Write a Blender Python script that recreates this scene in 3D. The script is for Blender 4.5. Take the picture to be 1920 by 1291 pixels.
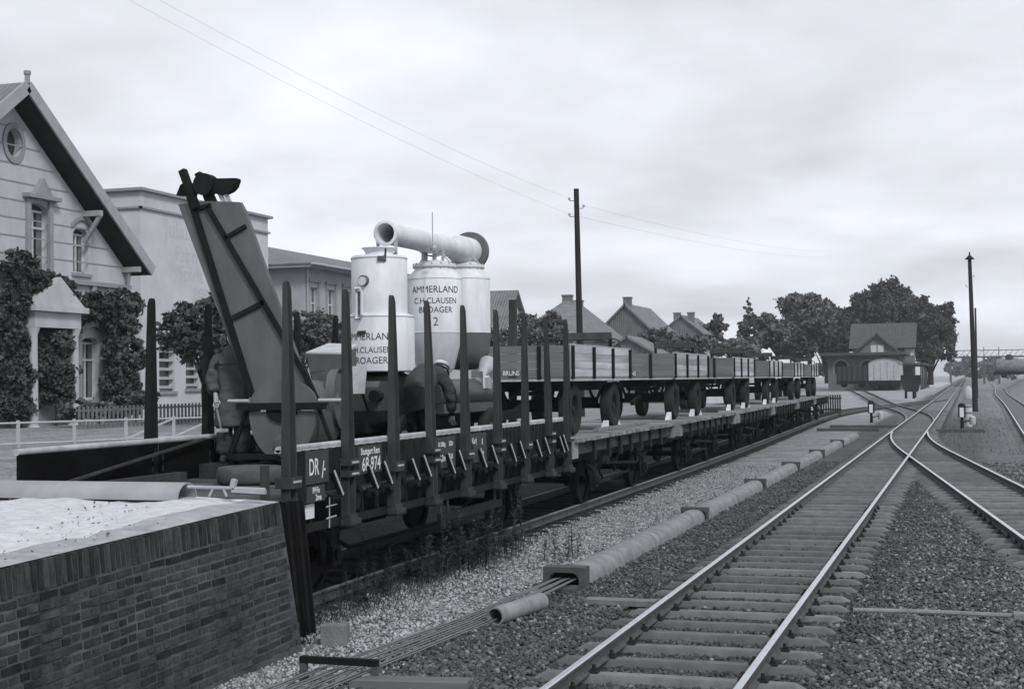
import bpy, bmesh, math, random
import numpy as np
from mathutils import Vector, Matrix, Euler
from mathutils.geometry import tessellate_polygon
for o in list(bpy.data.objects): bpy.data.objects.remove(o)
sc = bpy.context.scene
COL = sc.collection
R = math.radians
rnd = random.Random(7)
rng = np.random.default_rng(11)

# ------------------------------------------------------------------ camera
# x: across the tracks, y: along the tracks, z: up; rail tops at z = RT
RT = 0.18
FPX, CX, CY = 2667.0, 960.0, 645.5
CAM = Vector((0, 0, 2.69))
def cray(u, v): return Vector(((u-CX)/FPX, -(v-CY)/FPX, -1.0))
_k = -math.tan(R(.7))
_Y = cray(1815, 702).normalized(); _O = cray(815, 702-1000*_k).normalized()
_U = _Y.cross(_O).normalized()
if _U.y < 0: _U = -_U
_X = _Y.cross(_U)
ROT = Matrix((_X, _Y, _U))
cam_d = bpy.data.cameras.new('camera'); cam = bpy.data.objects.new('camera', cam_d); COL.objects.link(cam)
cam_d.sensor_width = 36; cam_d.lens = FPX/1920*36; cam_d.clip_end = 6000; cam_d.clip_start = .1
cam.matrix_world = Matrix.Translation(CAM) @ ROT.to_4x4()
sc.camera = cam
def pz(u, v, z): d = ROT @ cray(u, v); return CAM + d*((z-CAM.z)/d.z)
def px(u, v, x): d = ROT @ cray(u, v); return CAM + d*(x/d.x)
def py(u, v, y): d = ROT @ cray(u, v); return CAM + d*(y/d.y)
def proj(p):
    q = ROT.transposed() @ (Vector(p)-CAM)
    return CX+FPX*q.x/-q.z, CY-FPX*q.y/-q.z, -q.z

# ------------------------------------------------------------------ sky and sun
SUN_EL, SUN_AZ = 42, 135       # azimuth: degrees from +Y towards +X
w = bpy.data.worlds.new('World'); sc.world = w; w.use_nodes = True
nt = w.node_tree; nt.nodes.clear()
def N(t, typ, **kw):
    n = t.nodes.new(typ)
    for k, v in kw.items():
        if k in n.bl_rna.properties: setattr(n, k, v)
    return n
out = N(nt, 'ShaderNodeOutputWorld'); bg = N(nt, 'ShaderNodeBackground'); bg.inputs[1].default_value = .1
sky = N(nt, 'ShaderNodeTexSky', sky_type='NISHITA', sun_disc=False)
sky.sun_elevation = R(SUN_EL); sky.sun_rotation = R(SUN_AZ)
bw = N(nt, 'ShaderNodeRGBToBW'); nt.links.new(sky.outputs[0], bw.inputs[0])
tc = N(nt, 'ShaderNodeTexCoord'); sep = N(nt, 'ShaderNodeSeparateXYZ'); nt.links.new(tc.outputs['Generated'], sep.inputs[0])
ab = N(nt, 'ShaderNodeMath', operation='ABSOLUTE'); nt.links.new(sep.outputs[2], ab.inputs[0])
ad = N(nt, 'ShaderNodeMath', operation='ADD'); nt.links.new(ab.outputs[0], ad.inputs[0]); ad.inputs[1].default_value = .2
dx = N(nt, 'ShaderNodeMath', operation='DIVIDE'); nt.links.new(sep.outputs[0], dx.inputs[0]); nt.links.new(ad.outputs[0], dx.inputs[1])
dy = N(nt, 'ShaderNodeMath', operation='DIVIDE'); nt.links.new(sep.outputs[1], dy.inputs[0]); nt.links.new(ad.outputs[0], dy.inputs[1])
cmb = N(nt, 'ShaderNodeCombineXYZ'); nt.links.new(dx.outputs[0], cmb.inputs[0]); nt.links.new(dy.outputs[0], cmb.inputs[1])
n1 = N(nt, 'ShaderNodeTexNoise'); n1.inputs['Scale'].default_value = 1.15; n1.inputs['Detail'].default_value = 7; n1.inputs['Roughness'].default_value = .5
n1.inputs['Distortion'].default_value = .15
nt.links.new(cmb.outputs[0], n1.inputs['Vector'])
mr = N(nt, 'ShaderNodeMapRange'); nt.links.new(n1.outputs[0], mr.inputs[0])
mr.inputs[1].default_value = .34; mr.inputs[2].default_value = .66; mr.inputs[3].default_value = 4.2; mr.inputs[4].default_value = 6.9
mx = N(nt, 'ShaderNodeMix', data_type='FLOAT'); mx.inputs[0].default_value = .93
nt.links.new(bw.outputs[0], mx.inputs[2]); nt.links.new(mr.outputs[0], mx.inputs[3])
vm = N(nt, 'ShaderNodeVectorMath', operation='SCALE'); vm.inputs[0].default_value = (.955, .985, 1.06)
nt.links.new(mx.outputs[0], vm.inputs['Scale'])
nt.links.new(vm.outputs[0], bg.inputs[0]); nt.links.new(bg.outputs[0], out.inputs[0])
sd = bpy.data.lights.new('sun', 'SUN'); sd.energy = 1.5; sd.angle = R(14); sd.color = (1, .985, .96)
sun = bpy.data.objects.new('sun', sd); COL.objects.link(sun)
sdir = Vector((math.sin(R(SUN_AZ))*math.cos(R(SUN_EL)), math.cos(R(SUN_AZ))*math.cos(R(SUN_EL)), math.sin(R(SUN_EL))))
sun.rotation_euler = sdir.to_track_quat('Z', 'Y').to_euler(); sun.location = (0, 0, 40)
sc.view_settings.view_transform = 'Standard'; sc.view_settings.look = 'None'; sc.view_settings.gamma = 1
sc.view_settings.exposure = 0.64
sc.render.resolution_x = 1024; sc.render.resolution_y = 688

# ------------------------------------------------------------------ helpers
OFF = {}
class MB:
    def __init__(s): s.v = []; s.f = []; s.m = []
    def add(s, vs, fs, mi=0):
        b = len(s.v); s.v += [tuple(p) for p in vs]
        for f in fs: s.f.append(tuple(i+b for i in f)); s.m.append(mi)
        return s
    def bb(s, x0, x1, y0, y1, z0, z1, mi=0):
        return s.add([(x0,y0,z0),(x1,y0,z0),(x1,y1,z0),(x0,y1,z0),(x0,y0,z1),(x1,y0,z1),(x1,y1,z1),(x0,y1,z1)],
                     [(0,3,2,1),(4,5,6,7),(0,1,5,4),(1,2,6,5),(2,3,7,6),(3,0,4,7)], mi)
    def beam(s, p0, p1, wd, h, mi=0, up=(0,0,1), w1=None, h1=None):
        p0, p1 = Vector(p0), Vector(p1); d = (p1-p0).normalized(); up = Vector(up)
        if abs(d.dot(up)) > .98: up = Vector((0,1,0))
        sd_ = d.cross(up).normalized(); u = sd_.cross(d)
        w1 = wd if w1 is None else w1; h1 = h if h1 is None else h1
        vs = []
        for p, a, b in ((p0, wd/2, h/2), (p1, w1/2, h1/2)):
            vs += [p-sd_*a-u*b, p+sd_*a-u*b, p+sd_*a+u*b, p-sd_*a+u*b]
        return s.add(vs, [(0,3,2,1),(4,5,6,7),(0,1,5,4),(1,2,6,5),(2,3,7,6),(3,0,4,7)], mi)
    def cyl(s, p0, p1, r0, r1=None, n=16, caps=True, mi=0):
        p0, p1 = Vector(p0), Vector(p1); r1 = r0 if r1 is None else r1
        d = (p1-p0).normalized(); a = Vector((0,0,1)) if abs(d.z) < .9 else Vector((1,0,0))
        x = d.cross(a).normalized(); y = d.cross(x)
        vs = []
        for p, r in ((p0, r0), (p1, r1)):
            for i in range(n):
                t = 2*math.pi*i/n; vs.append(p+x*math.cos(t)*r+y*math.sin(t)*r)
        fs = [(i, (i+1) % n, n+(i+1) % n, n+i) for i in range(n)]
        if caps: fs += [tuple(range(n-1, -1, -1)), tuple(range(n, 2*n))]
        return s.add(vs, fs, mi)
    def lathe(s, prof, c=(0,0,0), n=32, mi=0, ax=None):
        ax = Vector(ax).normalized() if ax else Vector((0,0,1)); c = Vector(c)
        a = Vector((1,0,0)) if abs(ax.x) < .9 else Vector((0,1,0))
        y = ax.cross(a).normalized(); x = y.cross(ax)
        vs = []
        for r, z in prof:
            for i in range(n):
                t = 2*math.pi*i/n; vs.append(c+ax*z+x*math.cos(t)*r+y*math.sin(t)*r)
        fs = []
        for k in range(len(prof)-1):
            for i in range(n): fs.append((k*n+i, k*n+(i+1) % n, (k+1)*n+(i+1) % n, (k+1)*n+i))
        if prof[0][0] > 1e-4 and False: pass
        return s.add(vs, fs, mi)
    def prism(s, poly, axis, a0, a1, mi=0):
        n = len(poly); vs = []
        for a in (a0, a1):
            for p, q in poly: vs.append({'x':(a,p,q),'y':(p,a,q),'z':(p,q,a)}[axis])
        fs = [(i, (i+1) % n, n+(i+1) % n, n+i) for i in range(n)]+[tuple(range(n-1,-1,-1)), tuple(range(n,2*n))]
        return s.add(vs, fs, mi)
    def tube(s, pts, r, n=8, mi=0):
        pts = [Vector(p) for p in pts]; vs = []; m = len(pts)
        rr = r if isinstance(r, (list, tuple)) else [r]*m
        for k, p in enumerate(pts):
            d = (pts[min(k+1, m-1)]-pts[max(k-1, 0)]).normalized()
            a = Vector((0,0,1)) if abs(d.z) < .9 else Vector((1,0,0))
            x = d.cross(a).normalized(); y = d.cross(x)
            for i in range(n):
                t = 2*math.pi*i/n; vs.append(p+(x*math.cos(t)+y*math.sin(t))*rr[k])
        fs = [(k*n+i, k*n+(i+1) % n, (k+1)*n+(i+1) % n, (k+1)*n+i) for k in range(m-1) for i in range(n)]
        fs += [tuple(range(n-1,-1,-1)), tuple(range((m-1)*n, m*n))]
        return s.add(vs, fs, mi)
    def mesh(s, name, mats, smooth=False, off=(0,0,0)):
        me = bpy.data.meshes.new(name); o = Vector(off)
        me.from_pydata([Vector(p)-o for p in s.v], [], s.f)
        for m in (mats if isinstance(mats, (list, tuple)) else [mats]): me.materials.append(m)
        if any(s.m): me.polygons.foreach_set('material_index', s.m)
        if smooth:
            me.polygons.foreach_set('use_smooth', [True]*len(me.polygons)); me.set_sharp_from_angle(angle=R(38))
        me.update(); return me
    def build(s, name, mats, parent=None, smooth=False):
        off = OFF.get(parent.name if parent else None, Vector())
        return link(name, s.mesh(name, mats, smooth, off), parent)
def link(name, me, parent=None, loc=None, rot=None):
    o = bpy.data.objects.new(name, me); COL.objects.link(o)
    if parent:
        o.parent = parent
        if parent.name in OFF: OFF[o.name] = OFF[parent.name]
    if loc is not None: o.location = loc
    if rot is not None: o.rotation_euler = rot
    return o
def tag(o, label, cat=None, group=None, kind=None):
    if label: o['label'] = label
    if cat: o['category'] = cat
    if group: o['group'] = group
    if kind: o['kind'] = kind
    return o
def thing(name, label, cat, loc=(0,0,0), rz=0, group=None, world=False):
    o = bpy.data.objects.new(name, None); COL.objects.link(o); o.empty_display_size = .2
    o.location = loc; o.rotation_euler = (0,0,rz)
    if world: OFF[o.name] = Vector(loc)
    return tag(o, label, cat, group)
def copy_tree(o, parent=None):
    c = o.copy(); COL.objects.link(c); c.parent = parent
    for ch in list(o.children): copy_tree(ch, c)
    return c
def solid(name, mb, mats, label, cat, group=None, kind=None, loc=None, smooth=False):
    o = mb.build(name, mats, None, smooth)
    if loc:
        l = Vector(loc)
        for v in o.data.vertices: v.co -= l
        o.location = l
    return tag(o, label, cat, group, kind)
def facade(mb, poly, holes, x, depth, mi=0):
    """flat wall in the plane X = x facing +X, outline and holes as (y, z); reveals go back by depth"""
    loops = [poly]+holes
    flat = [p for l in loops for p in l]
    tri = tessellate_polygon([[Vector((a, b, 0)) for a, b in l] for l in loops])
    mb.add([(x, a, b) for a, b in flat], [tuple(t) for t in tri], mi)
    for h in holes:
        n = len(h); vs = [(x, a, b) for a, b in h]+[(x-depth, a, b) for a, b in h]
        mb.add(vs, [(i, (i+1) % n, n+(i+1) % n, n+i) for i in range(n)], mi)
def arch(y0, y1, z0, z1, rise=0, n=8):
    if rise <= 0: return [(y0,z0),(y1,z0),(y1,z1),(y0,z1)]
    pts = [(y0,z0),(y1,z0)]; c = (y0+y1)/2; hw = (y1-y0)/2
    for i in range(n+1):
        t = math.pi*i/n; pts.append((c+hw*math.cos(t), z1-rise+rise*math.sin(t)))
    return pts

# ------------------------------------------------------------------ materials
TINT = (.97, 1.0, 1.05)
MATS = {}
def mat(name, g, rough=.8, var=.25, scale=6, bump=.15, bscale=45, metal=0, rn=0., streak=None, spec=.3, sp_rough=None):
    if name in MATS: return MATS[name]
    m = bpy.data.materials.new(name); m.use_nodes = True; t = m.node_tree; MATS[name] = m
    b = t.nodes['Principled BSDF']; b.inputs['Roughness'].default_value = rough; b.inputs['Metallic'].default_value = metal
    b.inputs['Specular IOR Level'].default_value = spec
    c = N(t, 'ShaderNodeTexCoord'); vec = c.outputs['Object']
    if streak:
        mp = N(t, 'ShaderNodeMapping'); mp.inputs['Scale'].default_value = streak; t.links.new(vec, mp.inputs[0]); vec = mp.outputs[0]
    oi = N(t, 'ShaderNodeObjectInfo')
    va = N(t, 'ShaderNodeVectorMath', operation='ADD')
    sc_ = N(t, 'ShaderNodeMath', operation='MULTIPLY'); sc_.inputs[1].default_value = 37.0 if rn else 0.0
    t.links.new(oi.outputs['Random'], sc_.inputs[0]); t.links.new(vec, va.inputs[0]); t.links.new(sc_.outputs[0], va.inputs[1])
    n = N(t, 'ShaderNodeTexNoise'); n.inputs['Scale'].default_value = scale; n.inputs['Detail'].default_value = 8; n.inputs['Roughness'].default_value = .62
    t.links.new(va.outputs[0], n.inputs['Vector'])
    r1 = N(t, 'ShaderNodeMapRange'); t.links.new(n.outputs[0], r1.inputs[0])
    r1.inputs[1].default_value = .25; r1.inputs[2].default_value = .75; r1.inputs[3].default_value = g*(1-var); r1.inputs[4].default_value = g*(1+var)
    r2 = N(t, 'ShaderNodeMapRange'); t.links.new(oi.outputs['Random'], r2.inputs[0]); r2.inputs[3].default_value = 1-rn; r2.inputs[4].default_value = 1+rn
    mu = N(t, 'ShaderNodeMath', operation='MULTIPLY'); t.links.new(r1.outputs[0], mu.inputs[0]); t.links.new(r2.outputs[0], mu.inputs[1])
    vs = N(t, 'ShaderNodeVectorMath', operation='SCALE'); vs.inputs[0].default_value = TINT; t.links.new(mu.outputs[0], vs.inputs['Scale'])
    t.links.new(vs.outputs[0], b.inputs['Base Color'])
    if bump:
        n2 = N(t, 'ShaderNodeTexNoise'); n2.inputs['Scale'].default_value = bscale; n2.inputs['Detail'].default_value = 5
        t.links.new(va.outputs[0], n2.inputs['Vector'])
        bp = N(t, 'ShaderNodeBump'); bp.inputs['Strength'].default_value = bump; bp.inputs['Distance'].default_value = .03
        t.links.new(n2.outputs[0], bp.inputs['Height']); t.links.new(bp.outputs[0], b.inputs['Normal'])
    return m
def tile_mat(name, g, rows=.3, cols=.22, axis='z'):
    m = mat(name, g, .85, .3, 1.5, 0)
    t = m.node_tree; b = t.nodes['Principled BSDF']; c = N(t, 'ShaderNodeTexCoord')
    wv = N(t, 'ShaderNodeTexWave', wave_type='BANDS', bands_direction='Z', wave_profile='SAW'); wv.inputs['Scale'].default_value = .314/rows
    wv.inputs['Distortion'].default_value = .4; wv.inputs['Detail Scale'].default_value = 3
    t.links.new(c.outputs['Object'], wv.inputs['Vector'])
    w2 = N(t, 'ShaderNodeTexWave', wave_type='BANDS', bands_direction='Y' if axis == 'z' else 'X'); w2.inputs['Scale'].default_value = .314/cols
    t.links.new(c.outputs['Object'], w2.inputs['Vector'])
    a = N(t, 'ShaderNodeMath', operation='ADD'); t.links.new(wv.outputs['Fac'], a.inputs[0]); t.links.new(w2.outputs['Fac'], a.inputs[1])
    bp = N(t, 'ShaderNodeBump'); bp.inputs['Strength'].default_value = .8; bp.inputs['Distance'].default_value = .06
    t.links.new(a.outputs[0], bp.inputs['Height']); t.links.new(bp.outputs[0], b.inputs['Normal'])
    return m
m_black = mat('sooty_black_steel', .011, .75, .4, 5, .1, spec=0.12)
m_steel = mat('dark_wagon_paint', .013, .62, .45, 5, .15, 30, spec=0.12)
m_stake = mat('worn_grey_stake_paint', .04, .6, .35, 7, .12, 40, rn=.12, streak=(1,1,.25), spec=0.15)
m_worn = mat('worn_bright_edge', .36, .6, .35, 4, .2, 30)
m_inner = mat('tarred_board', .007, .9, .4, 4, .2, spec=0.03)
m_floorw = mat('old_floor_plank', .085, .9, .4, 5, .25, 30, rn=.3, streak=(.15,1,1), spec=0.1)
m_deckw = mat('weathered_deck_plank', .2, .92, .4, 5, .3, 30, rn=.3, streak=(.12,1,1))
m_endgr = mat('dark_beam_wood', .05, .9, .45, 5, .25, 30, rn=.2, spec=0.1)
m_plate = mat('grey_number_plate', .04, .7, .2, 10, .05)
m_white = mat('white_lettering', .62, .8, .15, 30, 0)
m_blackp = mat('worn_black_lettering', .07, .8, .8, 16, 0)
m_tank = mat('pale_aluminium_paint', .58, .5, .2, 4, .06, 25, streak=(1,1,.3), spec=.4)
m_tankd = mat('mid_grey_paint', .1, .5, .2, 3, .06)
m_elev = mat('grey_machine_paint', .1, .6, .3, 3, .06, 30, streak=(1,1,.4))
m_elevl = mat('light_machine_edge', .42, .6, .2, 5, .05)
m_rubber = mat('tyre_rubber', .026, .85, .3, 8, .2, 60, spec=0.1)
m_tyreg = mat('dusty_tyre_rubber', .075, .9, .25, 8, .2, 60)
m_wood = mat('trailer_board_grey', .33, .85, .45, 5, .2, 30, rn=.3, streak=(1,.1,1))
m_woodd = mat('trailer_end_board', .15, .85, .25, 5, .2, 30, rn=.15, streak=(.1,1,1), spec=0.12)
m_chock = mat('fresh_wood', .55, .9, .15, 8, .1)
m_railt = mat('polished_rail_head', .6, .32, .12, 3, .02, metal=.75, spec=.5)
m_rails = mat('rusty_rail_side', .075, .85, .35, 8, .3, 60, spec=0.15)
m_railr = mat('dull_rail_head', .2, .6, .3, 6, .1)
m_sleepd = mat('oily_shaded_sleeper', .03, .85, .3, 5, .25, 40, rn=.22, spec=0.05)  # oily tone, deepened to paint in the shade under the wagons
m_sleep = mat('steel_sleeper', .13, .85, .3, 5, .25, 40, rn=.22)
m_clip = mat('oily_clip', .025, .7, .3, 20, .1, spec=0.1)
m_brick = mat('old_brick', .04, .92, .6, 6, .5, 60, rn=.5, spec=0.08)
m_mortar = mat('mortar', .075, .95, .85, 1.8, .5, 60, spec=0.08)
m_ramptop = mat('pale_ramp_sand', .5, .95, .25, 9, .6, 30)
m_rampedge = mat('worn_kerb_stone', .3, .95, .3, 5, .6, 25)
m_leafb = mat('bright_leaf', .15, .8, .5, .9, 0, rn=.2, spec=.1)
m_duct = mat('concrete_pipe', .2, .92, .4, 4, .4, 50)
m_ductf = mat('dark_cast_frame', .07, .85, .3, 6, .3)
m_conc = mat('concrete', .16, .95, .3, 6, .4, 40)
m_pole = mat('tarred_pole', .028, .9, .35, 6, .2, streak=(1,1,.1), spec=0.05)
m_wire = mat('wire', .2, .6, .1, 5, 0)
m_glass = mat('window_glass', .03, .12, .2, 2, 0, spec=.6)
m_frame = mat('window_paint', .5, .7, .1, 5, 0)
m_stucco = mat('pale_stucco', .42, .92, .22, 1.0, .2, 14, streak=(1,1,.35))
m_stuccod = mat('stucco_trim', .25, .9, .15, 2, .1)
m_whitew = mat('white_rendered_wall', .47, .93, .14, .8, .1, 10)
m_cream = mat('grey_rendered_wall', .32, .93, .1, 1, .1, 10)
m_brickf = mat('distant_brick_wall', .14, .93, .2, 1.5, .2, 12)
m_rooft = tile_mat('pantile_roof', .17)
m_roofx = tile_mat('pantile_roof_gable', .17, axis='x')
m_roofd = mat('slate_roof', .06, .85, .25, 1.2, .2, 8)
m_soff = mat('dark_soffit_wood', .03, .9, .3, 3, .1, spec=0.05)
m_barge = mat('painted_bargeboard', .3, .8, .15, 3, .05)
m_shut = mat('louvre_shutter', .3, .8, .15, 5, 0)
m_faded = mat('faded_lettering', .425, .93, .15, 6, 0)
m_fence = mat('white_railing', .38, .8, .15, 6, .05)
m_leafd = mat('dark_foliage', .06, .8, .7, .7, 0, rn=.15, spec=0.1)
m_leaf = mat('foliage', .085, .8, .7, .6, 0, rn=.2, spec=0.1)
m_leafl = mat('light_foliage', .12, .8, .4, 1.5, 0, rn=.2)
m_bark = mat('bark', .045, .95, .4, 4, .3, spec=0.05)
m_van = mat('pale_van_paint', .36, .8, .25, 2, .05)
m_vand = mat('dark_van_boards', .045, .85, .25, 2, .1, spec=0.1)
m_tankw = mat('grey_tank_wagon', .17, .7, .4, 2, .05)
m_cloth = mat('grey_work_coat', .075, .95, .25, 10, .25, 30, spec=0.05)
m_trou = mat('dark_trousers', .016, .95, .3, 10, .2, 30, spec=0.05)
m_jack = mat('grey_brown_jacket', .055, .95, .25, 10, .25, 30, spec=0.1)
m_skin = mat('skin', .33, .6, .1, 8, 0)
m_cap = mat('pale_cap', .6, .9, .1, 10, .1)
m_hair = mat('hair', .03, .8, .2, 10, .2)
m_paper = mat('pale_label', .6, .9, .1, 10, 0)
m_metal = mat('galvanised', .38, .45, .2, 6, .05, metal=.3)
m_stone = mat('dark_ballast', .085, .95, .5, 3.0, .3, 40, spec=0.08)
m_stonel = mat('pale_gravel', .34, .95, .5, 3.0, .3, 40)
m_weed = mat('weed', .05, .9, .5, 4, 0, spec=0.05)

def text_mesh(s, size, fn, mt, name='lettering', parent=None, bold=.0, extr=0.002):
    """lettering as flat mesh; fn maps text coordinates (x centred, y from baseline) to 3D"""
    c = bpy.data.curves.new('t', 'FONT'); c.body = s; c.size = size; c.align_x = 'CENTER'; c.offset = bold; c.resolution_u = 3
    o = bpy.data.objects.new('t', c); COL.objects.link(o)
    bpy.context.view_layer.update()
    me = bpy.data.meshes.new_from_object(o.evaluated_get(bpy.context.evaluated_depsgraph_get()))
    bpy.data.objects.remove(o)
    bm = bmesh.new(); bm.from_mesh(me); bpy.data.meshes.remove(me)
    bmesh.ops.triangulate(bm, faces=bm.faces)
    mb = MB(); idx = {}
    for v in bm.verts: idx[v] = len(mb.v); mb.v.append(tuple(fn(v.co.x, v.co.y)))
    for f in bm.faces: mb.f.append(tuple(idx[v] for v in f.verts)); mb.m.append(0)
    bm.free()
    return mb.build(name, mt, parent)

# ------------------------------------------------------------------ ground
def S(t): t = max(0., min(1., t)); return t*t*(3-2*t)
def catmull(tab, y):
    if y <= tab[0][0]: return tab[0][1]
    if y >= tab[-1][0]: return tab[-1][1]
    for i in range(len(tab)-1):
        if y <= tab[i+1][0]:
            y1, p1 = tab[i]; y2, p2 = tab[i+1]
            y0, p0 = tab[i-1] if i else (2*y1-y2, p1); y3, p3 = tab[i+2] if i+2 < len(tab) else (2*y2-y1, p2)
            t = (y-y1)/(y2-y1); h = y2-y1
            m1 = (p2-p0)/(y2-y0)*h; m2 = (p3-p1)/(y3-y1)*h
            return (2*t**3-3*t*t+1)*p1+(t**3-2*t*t+t)*m1+(-2*t**3+3*t*t)*p2+(t**3-t*t)*m2
MAINC, HG = -2.59, .76
SID = [(2,-8.3),(30,-8.3),(45,-8.4),(64,-8.75),(85,-9.2),(98,-9.15),(112,-8.3),(126,-6.4),(140,-4.3),(155,-2.95),(170,-2.6)]
FAR = [(50,2.85),(64,2.97),(126,3.65),(193,4.1),(245,5.0),(287,5.6),(450,7.5),(620,10.5)]
def branch_x(y):
    d = 71-y
    if d <= 0: return MAINC
    return MAINC+(d*d/380 if d < 21.1 else 1.17+(d-21.1)/9)
def yard_x(y):
    d = y-78
    if d <= 0: return MAINC
    return MAINC-(d*d/500 if d < 27.8 else 1.545+(d-27.8)/9)
sid_x = lambda y: catmull(SID, y)
far_x = lambda y: catmull(FAR, y)
def gh(x, y):
    a = 1.3*S((-10.75-x)/1.1)*(1-S((y-75)/55))
    b = .6*S((y-120)/80)*S((-5-x)/4)
    c = 2.0*S((y-190)/50)*(1-S((y-320)/80))*S((x-6.8)/3)
    return max(a, b, c)
def alb(x, y):
    g = .075
    if x > .3: g = .1+.05*S((x-.3)/2)
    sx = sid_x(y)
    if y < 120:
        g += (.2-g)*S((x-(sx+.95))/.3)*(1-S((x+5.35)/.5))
        if sx-1.2 < x < sx+.95: g = .03  # oily bed, its colour lowered further as painted shade below the wagons
        if x <= sx-1.2: g = .03  # ground behind the siding: under-wagon shade put into the albedo
    if x < -10.6: g = .035+(.2-.035)*S((-11.6-x)/.7)  # dark earth bank, also toned down for the shade seen beneath the wagons
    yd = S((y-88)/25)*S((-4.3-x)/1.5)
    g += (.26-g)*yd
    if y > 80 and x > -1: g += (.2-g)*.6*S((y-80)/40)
    for f, c0, c1, wd in ((yard_x, 78, 190, 1.3), (sid_x, 85, 165, 1.3)):
        if c0 < y < c1 and abs(x-f(y)) < wd: g = min(g, .17)
    if abs(x-MAINC) < 1.3: g = .045
    return g
def axis(segs):
    o = []
    for a, b, st in segs: o += list(np.arange(a, b, st))
    return o
XS = axis([(-900,-300,150),(-300,-60,40),(-60,-16,4),(-16,6,.3),(6,30,3),(30,120,15),(120,901,130)])
YS = axis([(-40,6,4),(6,40,.35),(40,120,1),(120,300,5),(300,900,50),(900,3001,300)])
gm = MB(); al = []
for y in YS:
    for x in XS:
        nz = (math.sin(x*3.1+y*1.7)+math.sin(x*1.3-y*2.9)+math.sin(x*5.3+y*4.1))*.006 if -12 < x < 6 and y < 60 else 0
        dip = -.022 if abs(x-MAINC) < 1.15 or (y < 48 and abs(x-branch_x(y)) < 1.15) else 0
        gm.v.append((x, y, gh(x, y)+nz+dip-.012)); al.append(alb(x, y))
nx = len(XS)
gm.f = [(j*nx+i, j*nx+i+1, (j+1)*nx+i+1, (j+1)*nx+i) for j in range(len(YS)-1) for i in range(nx-1)]
gm.m = [0]*len(gm.f)
m_ground = bpy.data.materials.new('gravel_and_earth'); m_ground.use_nodes = True
t = m_ground.node_tree; b = t.nodes['Principled BSDF']; b.inputs['Roughness'].default_value = .95; b.inputs['Specular IOR Level'].default_value = .15
at = N(t, 'ShaderNodeAttribute', attribute_name='alb'); c = N(t, 'ShaderNodeTexCoord')
n1 = N(t, 'ShaderNodeTexNoise'); n1.inputs['Scale'].default_value = .9; n1.inputs['Detail'].default_value = 9; n1.inputs['Roughness'].default_value = .65; t.links.new(c.outputs['Object'], n1.inputs['Vector'])
vo = N(t, 'ShaderNodeTexVoronoi'); vo.inputs['Scale'].default_value = 17; t.links.new(c.outputs['Object'], vo.inputs['Vector'])
r1 = N(t, 'ShaderNodeMapRange'); t.links.new(n1.outputs[0], r1.inputs[0]); r1.inputs[1].default_value = .3; r1.inputs[2].default_value = .7; r1.inputs[3].default_value = .7; r1.inputs[4].default_value = 1.35
sr = N(t, 'ShaderNodeSeparateColor'); t.links.new(vo.outputs['Color'], sr.inputs[0])
r2 = N(t, 'ShaderNodeMapRange'); t.links.new(sr.outputs[0], r2.inputs[0]); r2.inputs[3].default_value = .6; r2.inputs[4].default_value = 1.4
mu = N(t, 'ShaderNodeMath', operation='MULTIPLY'); t.links.new(r1.outputs[0], mu.inputs[0]); t.links.new(r2.outputs[0], mu.inputs[1])
mu2 = N(t, 'ShaderNodeMath', operation='MULTIPLY'); t.links.new(mu.outputs[0], mu2.inputs[0]); t.links.new(at.outputs['Fac'], mu2.inputs[1])
vs = N(t, 'ShaderNodeVectorMath', operation='SCALE'); vs.inputs[0].default_value = TINT; t.links.new(mu2.outputs[0], vs.inputs['Scale'])
t.links.new(vs.outputs[0], b.inputs['Base Color'])
bp = N(t, 'ShaderNodeBump'); bp.inputs['Strength'].default_value = .8; bp.inputs['Distance'].default_value = .03; t.links.new(vo.outputs['Distance'], bp.inputs['Height']); bp.invert = True
t.links.new(bp.outputs[0], b.inputs['Normal'])
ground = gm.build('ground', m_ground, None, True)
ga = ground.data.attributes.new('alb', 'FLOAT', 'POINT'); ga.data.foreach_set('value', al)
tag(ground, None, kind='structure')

# ------------------------------------------------------------------ tracks
PROF = [(-.06,.04),(.06,.04),(.06,.052),(.012,.07),(.012,.135),(.035,.145),(.035,.172),(.024,.18),(-.024,.18),(-.035,.172),(-.035,.145),(-.012,.135),(-.012,.07),(-.06,.052)]
def rail_mb(fx, off, y0, y1, step, dz=0):
    mb = MB(); ys = list(np.arange(y0, y1, step))+[y1]; n = len(PROF)
    for y in ys:
        x = fx(y); s_ = (fx(y+.3)-fx(y-.3))/.6; l = math.hypot(1, s_); nx_, ny_ = 1/l, -s_/l
        g = gh(x, y)
        for a, z in PROF: mb.v.append((x+(off+a)*nx_, y+(off+a)*ny_, z+dz+g))
    for k in range(len(ys)-1):
        for i in range(n):
            mb.f.append((k*n+i, k*n+(i+1) % n, (k+1)*n+(i+1) % n, (k+1)*n+i)); mb.m.append(1 if i in (6,7,8) else 0)
    mb.f += [tuple(range(n-1,-1,-1)), tuple(range((len(ys)-1)*n, len(ys)*n))]; mb.m += [0, 0]
    return mb
def sleeper_mb():
    mb = MB(); st = [(-1.25,-.03,.8),(-1.12,.035,1),(-.4,.042,1),(.4,.042,1),(1.12,.035,1),(1.25,-.03,.8)]
    for x, zt, k in st:
        mb.v += [(x,-.085,-.1),(x,-.075*k,zt-.02),(x,-.062*k,zt),(x,.062*k,zt),(x,.075*k,zt-.02),(x,.085,-.1)]
    for k in range(5):
        for i in range(5): mb.f.append((k*6+i, k*6+i+1, (k+1)*6+i+1, (k+1)*6+i)); mb.m.append(0)
    mb.f += [(0,1,2,3,4,5), (35,34,33,32,31,30)]; mb.m += [0, 0]
    return mb
sl_me = sleeper_mb().mesh('sleeper', m_sleep, True)
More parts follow.
